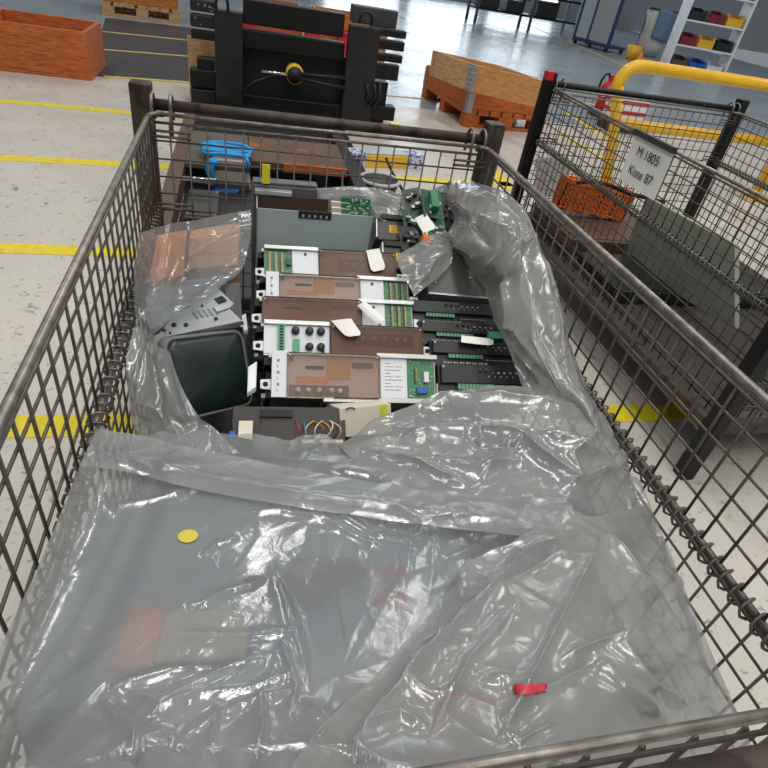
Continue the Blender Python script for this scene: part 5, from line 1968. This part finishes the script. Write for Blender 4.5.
film('overlapping_flap', liner, rows, 380, 400, FILM2, CR2, .0060, 23, 2.2, 9, 2.6, .02, mask=(.7, [(470, 660, 60, 60, 1.2), (560, 560, 50, 40, 1.1), (560, 700, 70, 30, .9)]), ymin=-1.313, xlim=(.008, .793))

tag(under('overlapping_flap', [[(515 + u * 3.8, 696 - u * .35 - v * 3.2) for u in range(9)] for v in range(4)], -.0016, 'red_strip', mat('pinkish_red', (206, 62, 74), 0.6, 0, 0.08), .0008), 'bright red strip on the film at the lower right', 'strip')
# upper right folds between the drives and the right wall
CR3 = [([(345, 440), (400, 418), (440, 402), (500, 400), (600, 415)], .012, 7),
       ([(470, 425), (520, 440), (560, 470), (590, 500)], .012, 7),
       ([(465, 430), (480, 445), (520, 450)], -.008, 5),
       ([(400, 440), (440, 430), (480, 428)], .007, 5),
       ([(540, 430), (590, 452), (640, 460)], .009, 6),
       ([(560, 490), (600, 470), (630, 470)], .009, 6),
       ([(566, 500), (590, 510), (630, 540)], -.010, 6),
       ([(420, 415), (470, 395), (520, 400)], .006, 5),
       ([(440, 460), (480, 470), (520, 460)], .006, 5),
       ([(580, 480), (570, 455), (600, 430)], .007, 5),
       ([(480, 480), (505, 450), (520, 440)], .006, 5),
       ([(360, 450), (420, 462), (470, 490)], .006, 5)]
rows = []
for k_, (row, zs_) in enumerate([([(338, 444), (395, 414), (445, 396), (492, 384), (540, 392), (604, 414)], [-.235, -.222, -.212, -.20, -.19, None]),
                                 ([(344, 452), (400, 432), (452, 416), (506, 410), (560, 420), (618, 444)], [-.218, -.205, -.196, -.182, -.178, None]),
                                 ([(356, 462), (410, 452), (462, 440), (516, 440), (574, 452), (632, 474)], [-.212, -.196, -.19, -.184, -.184, None]),
                                 ([(380, 476), (428, 474), (474, 470), (530, 470), (584, 482), (644, 506)], [-.208, -.196, -.19, -.188, -.194, None]),
                                 ([(410, 490), (446, 498), (488, 502), (540, 504), (592, 514), (650, 532)], [-.206, -.196, -.19, -.188, -.20, None]),
                                 ([(440, 500), (464, 514), (500, 524), (548, 532), (600, 540), (652, 556)], [-.206, -.20, -.196, -.194, -.215, None])]):
    rows.append([P_(p[0], p[1], z_) if z_ is not None else X_(p[0], p[1], .788) for p, z_ in zip(row, zs_)])
film('folded_edge', liner, rows, 360, 220, FILM2, [(a_, b_ * 1.45, c_ * .85) for (a_, b_, c_) in CR3], .0072, 37, .2, 8, 3.2, .02, xlim=(.01, .793))

# --- right drape along the wall
drape = thing('plastic_drape', 'grey crumpled plastic bag draped along the right mesh wall', 'plastic film', (.68, -.45, .55))
CR4 = [([(455, 190), (500, 205), (530, 240), (545, 300), (566, 360)], .014, 6),
       ([(470, 210), (510, 235), (524, 280), (536, 340), (566, 400)], .016, 6),
       ([(516, 225), (530, 280), (540, 340), (560, 380)], -.014, 5),
       ([(500, 260), (508, 300), (518, 340), (545, 390)], .015, 5),
       ([(492, 285), (505, 330), (530, 380)], -.010, 4),
       ([(478, 282), (500, 262), (535, 236)], .015, 5),
       ([(482, 290), (510, 275), (528, 258)], -.010, 4),
       ([(480, 262), (470, 250), (452, 240)], .008, 5),
       ([(452, 200), (470, 214), (474, 235)], .010, 5),
       ([(462, 215), (478, 232), (492, 250)], -.012, 6),
       ([(455, 225), (478, 226), (500, 215)], .008, 4),
       ([(536, 250), (552, 300), (566, 340)], .009, 4),
       ([(545, 330), (565, 360), (585, 395)], -.008, 4),
       ([(490, 310), (520, 330), (552, 380)], .008, 5)]
rows = []
for k_, (row, rs) in enumerate([
        ([(432, 187), (455, 181), (480, 183), (506, 192)], [-.125, -.09, -.07, .785]),
        ([(440, 196), (468, 195), (498, 198), (526, 212)], [-.125, -.075, -.045, .786]),
        ([(454, 216), (478, 215), (506, 220), (536, 236)], [-.13, -.07, -.045, .787]),
        ([(447, 236), (478, 238), (512, 244), (545, 264)], [-.145, -.085, -.06, .787]),
        ([(462, 258), (490, 260), (520, 268), (551, 290)], [-.17, -.10, -.08, .787]),
        ([(480, 282), (504, 284), (530, 294), (558, 318)], [-.185, -.115, -.105, .787]),
        ([(492, 315), (516, 318), (543, 328), (572, 348)], [-.20, -.135, -.13, .787]),
        ([(512, 358), (536, 358), (563, 364), (588, 384)], [-.21, -.165, -.155, .787]),
        ([(526, 396), (558, 392), (583, 400), (606, 420)], [-.215, -.185, -.175, .787]),
        ([(545, 420), (572, 420), (598, 430), (620, 450)], [-.235, -.215, -.2, .787])]):
    rows.append([X_(p[0], p[1], q) if q > .3 else P_(p[0], p[1], q) for p, q in zip(row, rs)])
film('drape', drape, rows, 220, 360, FILM3, CR4, .0088, 51, 1.45, 14, 2.4, .02, xlim=(.01, .793))
# hollow crumpled pocket of the same bag, left of the drape
rows = []
for row, rs in [([(436, 238), (452, 230), (474, 226), (500, 232)], [-.16, -.13, -.12, -.14]),
                ([(446, 252), (462, 246), (482, 244), (505, 250)], [-.185, -.15, -.14, -.15]),
                ([(452, 268), (468, 262), (488, 262), (508, 268)], [-.20, -.17, -.16, -.165]),
                ([(464, 280), (478, 276), (494, 278), (512, 284)], [-.21, -.19, -.175, -.18])]:
    rows.append([P_(p[0], p[1], q) for p, q in zip(row, rs)])
film('pocket', drape, rows, 120, 90, FILM3, (), .012, 63, .9, 16, 7, .02)

# --- left film over the cartons and beside the picture tube
left = thing('plastic_drape', 'thin clear plastic film over the cartons at the left back', 'plastic film', (.11, -.4, .52))
CR5 = [([(183, 262), (215, 258), (240, 264)], .006, 3.5),
       ([(180, 232), (178, 262), (160, 300)], .005, 4),
       ([(240, 215), (215, 240), (180, 262)], -.005, 4),
       ([(200, 296), (225, 275), (245, 245)], .005, 4),
       ([(146, 300), (165, 292), (200, 285)], .005, 4),
       ([(215, 230), (205, 235), (190, 235)], .004, 3)]
rows = []
for row, rs in [([(139, 234), (165, 226), (190, 221), (218, 216), (251, 209)], [.012, -.19, -.18, -.17, -.15]),
                ([(136, 252), (162, 246), (190, 240), (220, 234), (251, 232)], [.012, -.20, -.19, -.18, -.165]),
                ([(134, 274), (160, 268), (188, 260), (218, 256), (247, 254)], [.012, -.21, -.195, -.185, -.18]),
                ([(134, 300), (158, 292), (184, 284), (210, 278), (240, 272)], [.012, -.215, -.20, -.195, -.19]),
                ([(136, 324), (154, 316), (174, 306), (196, 297), (220, 288)], [.013, -.215, -.20, -.195, -.19]),
                ([(138, 344), (148, 338), (158, 330), (176, 318), (196, 304)], [.014, -.215, -.205, -.195, -.19])]:
    rows.append([X_(p[0], p[1], q) if q > 0 else P_(p[0], p[1], q) for p, q in zip(row, rs)])
film('sheet', left, rows, 220, 220, film_mat('thin_film', (172, 174, 172), 0.46, 0.16), CR5, .0042, 71, .4, 9, 3, .02, xlim=(.008, .79))
CR6 = [([(150, 340), (140, 380), (150, 430)], .008, 5),
       ([(160, 330), (170, 370), (190, 420)], .010, 5),
       ([(152, 352), (160, 400), (168, 440)], -.008, 4),
       ([(136, 360), (134, 400), (140, 440)], .006, 4),
       ([(140, 400), (160, 410), (172, 440)], .008, 4)]
rows = []
for row, rs in [([(136, 322), (144, 328), (154, 334), (166, 332)], [.012, -.225, -.215, -.22]),
                ([(128, 350), (142, 352), (156, 354), (170, 354)], [.012, -.235, -.225, -.225]),
                ([(126, 378), (144, 380), (162, 382), (180, 384)], [.012, -.25, -.235, -.235]),
                ([(130, 404), (150, 406), (172, 410), (196, 412)], [.012, -.27, -.255, -.255]),
                ([(136, 430), (162, 430), (188, 430), (214, 428)], [.012, -.285, -.275, -.275]),
                ([(142, 462), (174, 458), (206, 456), (240, 452)], [.012, -.295, -.29, -.29])]:
    rows.append([X_(p[0], p[1], q) if q > 0 else P_(p[0], p[1], q) for p, q in zip(row, rs)])
film('side_fold', left, rows, 160, 200, FILM2, CR6, .0068, 83, 1.4, 14, 4, .02, xlim=(.008, .79))

# --- film at the back, behind the chassis
back = thing('plastic_bag', 'piece of clear plastic bag behind the circuit boards of the chassis', 'plastic bag', (.48, -.08, .62))
rows = []
for row, rs in [([(305, 190), (332, 188), (358, 187), (385, 190), (413, 201)], [-.028, -.026, -.024, -.022, -.02]),
                ([(312, 196), (338, 195), (364, 194), (390, 200), (414, 212)], [-.04, -.05, -.055, -.05, -.045]),
                ([(322, 203), (344, 202), (368, 204), (390, 211), (412, 224)], [-.05, -.065, -.075, -.075, -.08]),
                ([(340, 212), (356, 212), (372, 216), (390, 224), (410, 234)], [-.065, -.08, -.09, -.10, -.11])]:
    rows.append([at(p[0], p[1], 1, q) for p, q in zip(row, rs)])
film('film', back, rows, 170, 110, FILM2, [([(330, 196), (365, 198), (384, 226)], .006, 4), ([(345, 190), (385, 200), (412, 220)], .006, 4)], .006, 91, .3, 10, 4, .015)

# --- small flap hanging over the boards and the rear drive
flap = thing('plastic_bag', 'small shiny clear plastic bag hanging between the boards and the drive units', 'plastic bag', (.6, -.3, .58))
rows = []
for row, rs in [([(446, 231), (450, 240), (453, 250), (452, 262)], [-.15, -.155, -.16, -.165]),
                ([(430, 236), (434, 248), (438, 262), (440, 276)], [-.155, -.155, -.165, -.18]),
                ([(414, 246), (418, 258), (423, 274), (426, 287)], [-.16, -.16, -.17, -.185]),
                ([(396, 258), (401, 270), (408, 284), (414, 297)], [-.17, -.17, -.18, -.19])]:
    rows.append([P_(p[0], p[1], q) for p, q in zip(row, rs)])
film('film', flap, rows, 120, 130, FILM, [([(398, 262), (425, 255), (447, 240)], .007, 4), ([(406, 272), (430, 266), (450, 250)], .006, 4), ([(412, 290), (425, 276), (440, 255)], .006, 4)], .006, 97, .5, 12, 4, .01)


# ------------------------------------------------------------------ light of the hall
def area(name, loc, rot, sx, sy, power, col):
    l = bpy.data.lights.new(name, 'AREA')
    l.shape = 'RECTANGLE'
    l.size, l.size_y = sx, sy
    l.energy = power
    l.color = col
    o = bpy.data.objects.new(name, l)
    C.objects.link(o)
    o.location = loc
    o.rotation_euler = rot
    return o


for i, (x, y) in enumerate([(-3.0, 1.0), (.9, 1.2), (4.6, 1.0), (-3.0, 8.5), (1.2, 8.5), (5.2, 8.5), (9, 9), (9, 2), (.2, -4), (-3, -5), (4, -4.5), (1.6, -1.2)]):  # last one added to brighten the floor between the containers
    area('ceiling_lamp', (x, y, 6.2), (0, 0, 0), .35, 3.2, 78, (1, .97, .92))
w = bpy.data.worlds.new('hall_air')
S.world = w
w.use_nodes = True
bg = w.node_tree.nodes['Background']
bg.inputs['Color'].default_value = (.86, .93, 1, 1)
bg.inputs['Strength'].default_value = .26

S.view_settings.view_transform = 'Standard'
S.view_settings.look = 'None'
S.view_settings.exposure = 0.0
S.view_settings.gamma = 1.0
S.view_settings.use_curve_mapping = False
S.cycles.use_denoising = True
S.cycles.max_bounces = 8
S.cycles.transparent_max_bounces = 16
S.cycles.sample_clamp_indirect = 6
S.cycles.caustics_reflective = False
S.cycles.caustics_refractive = False
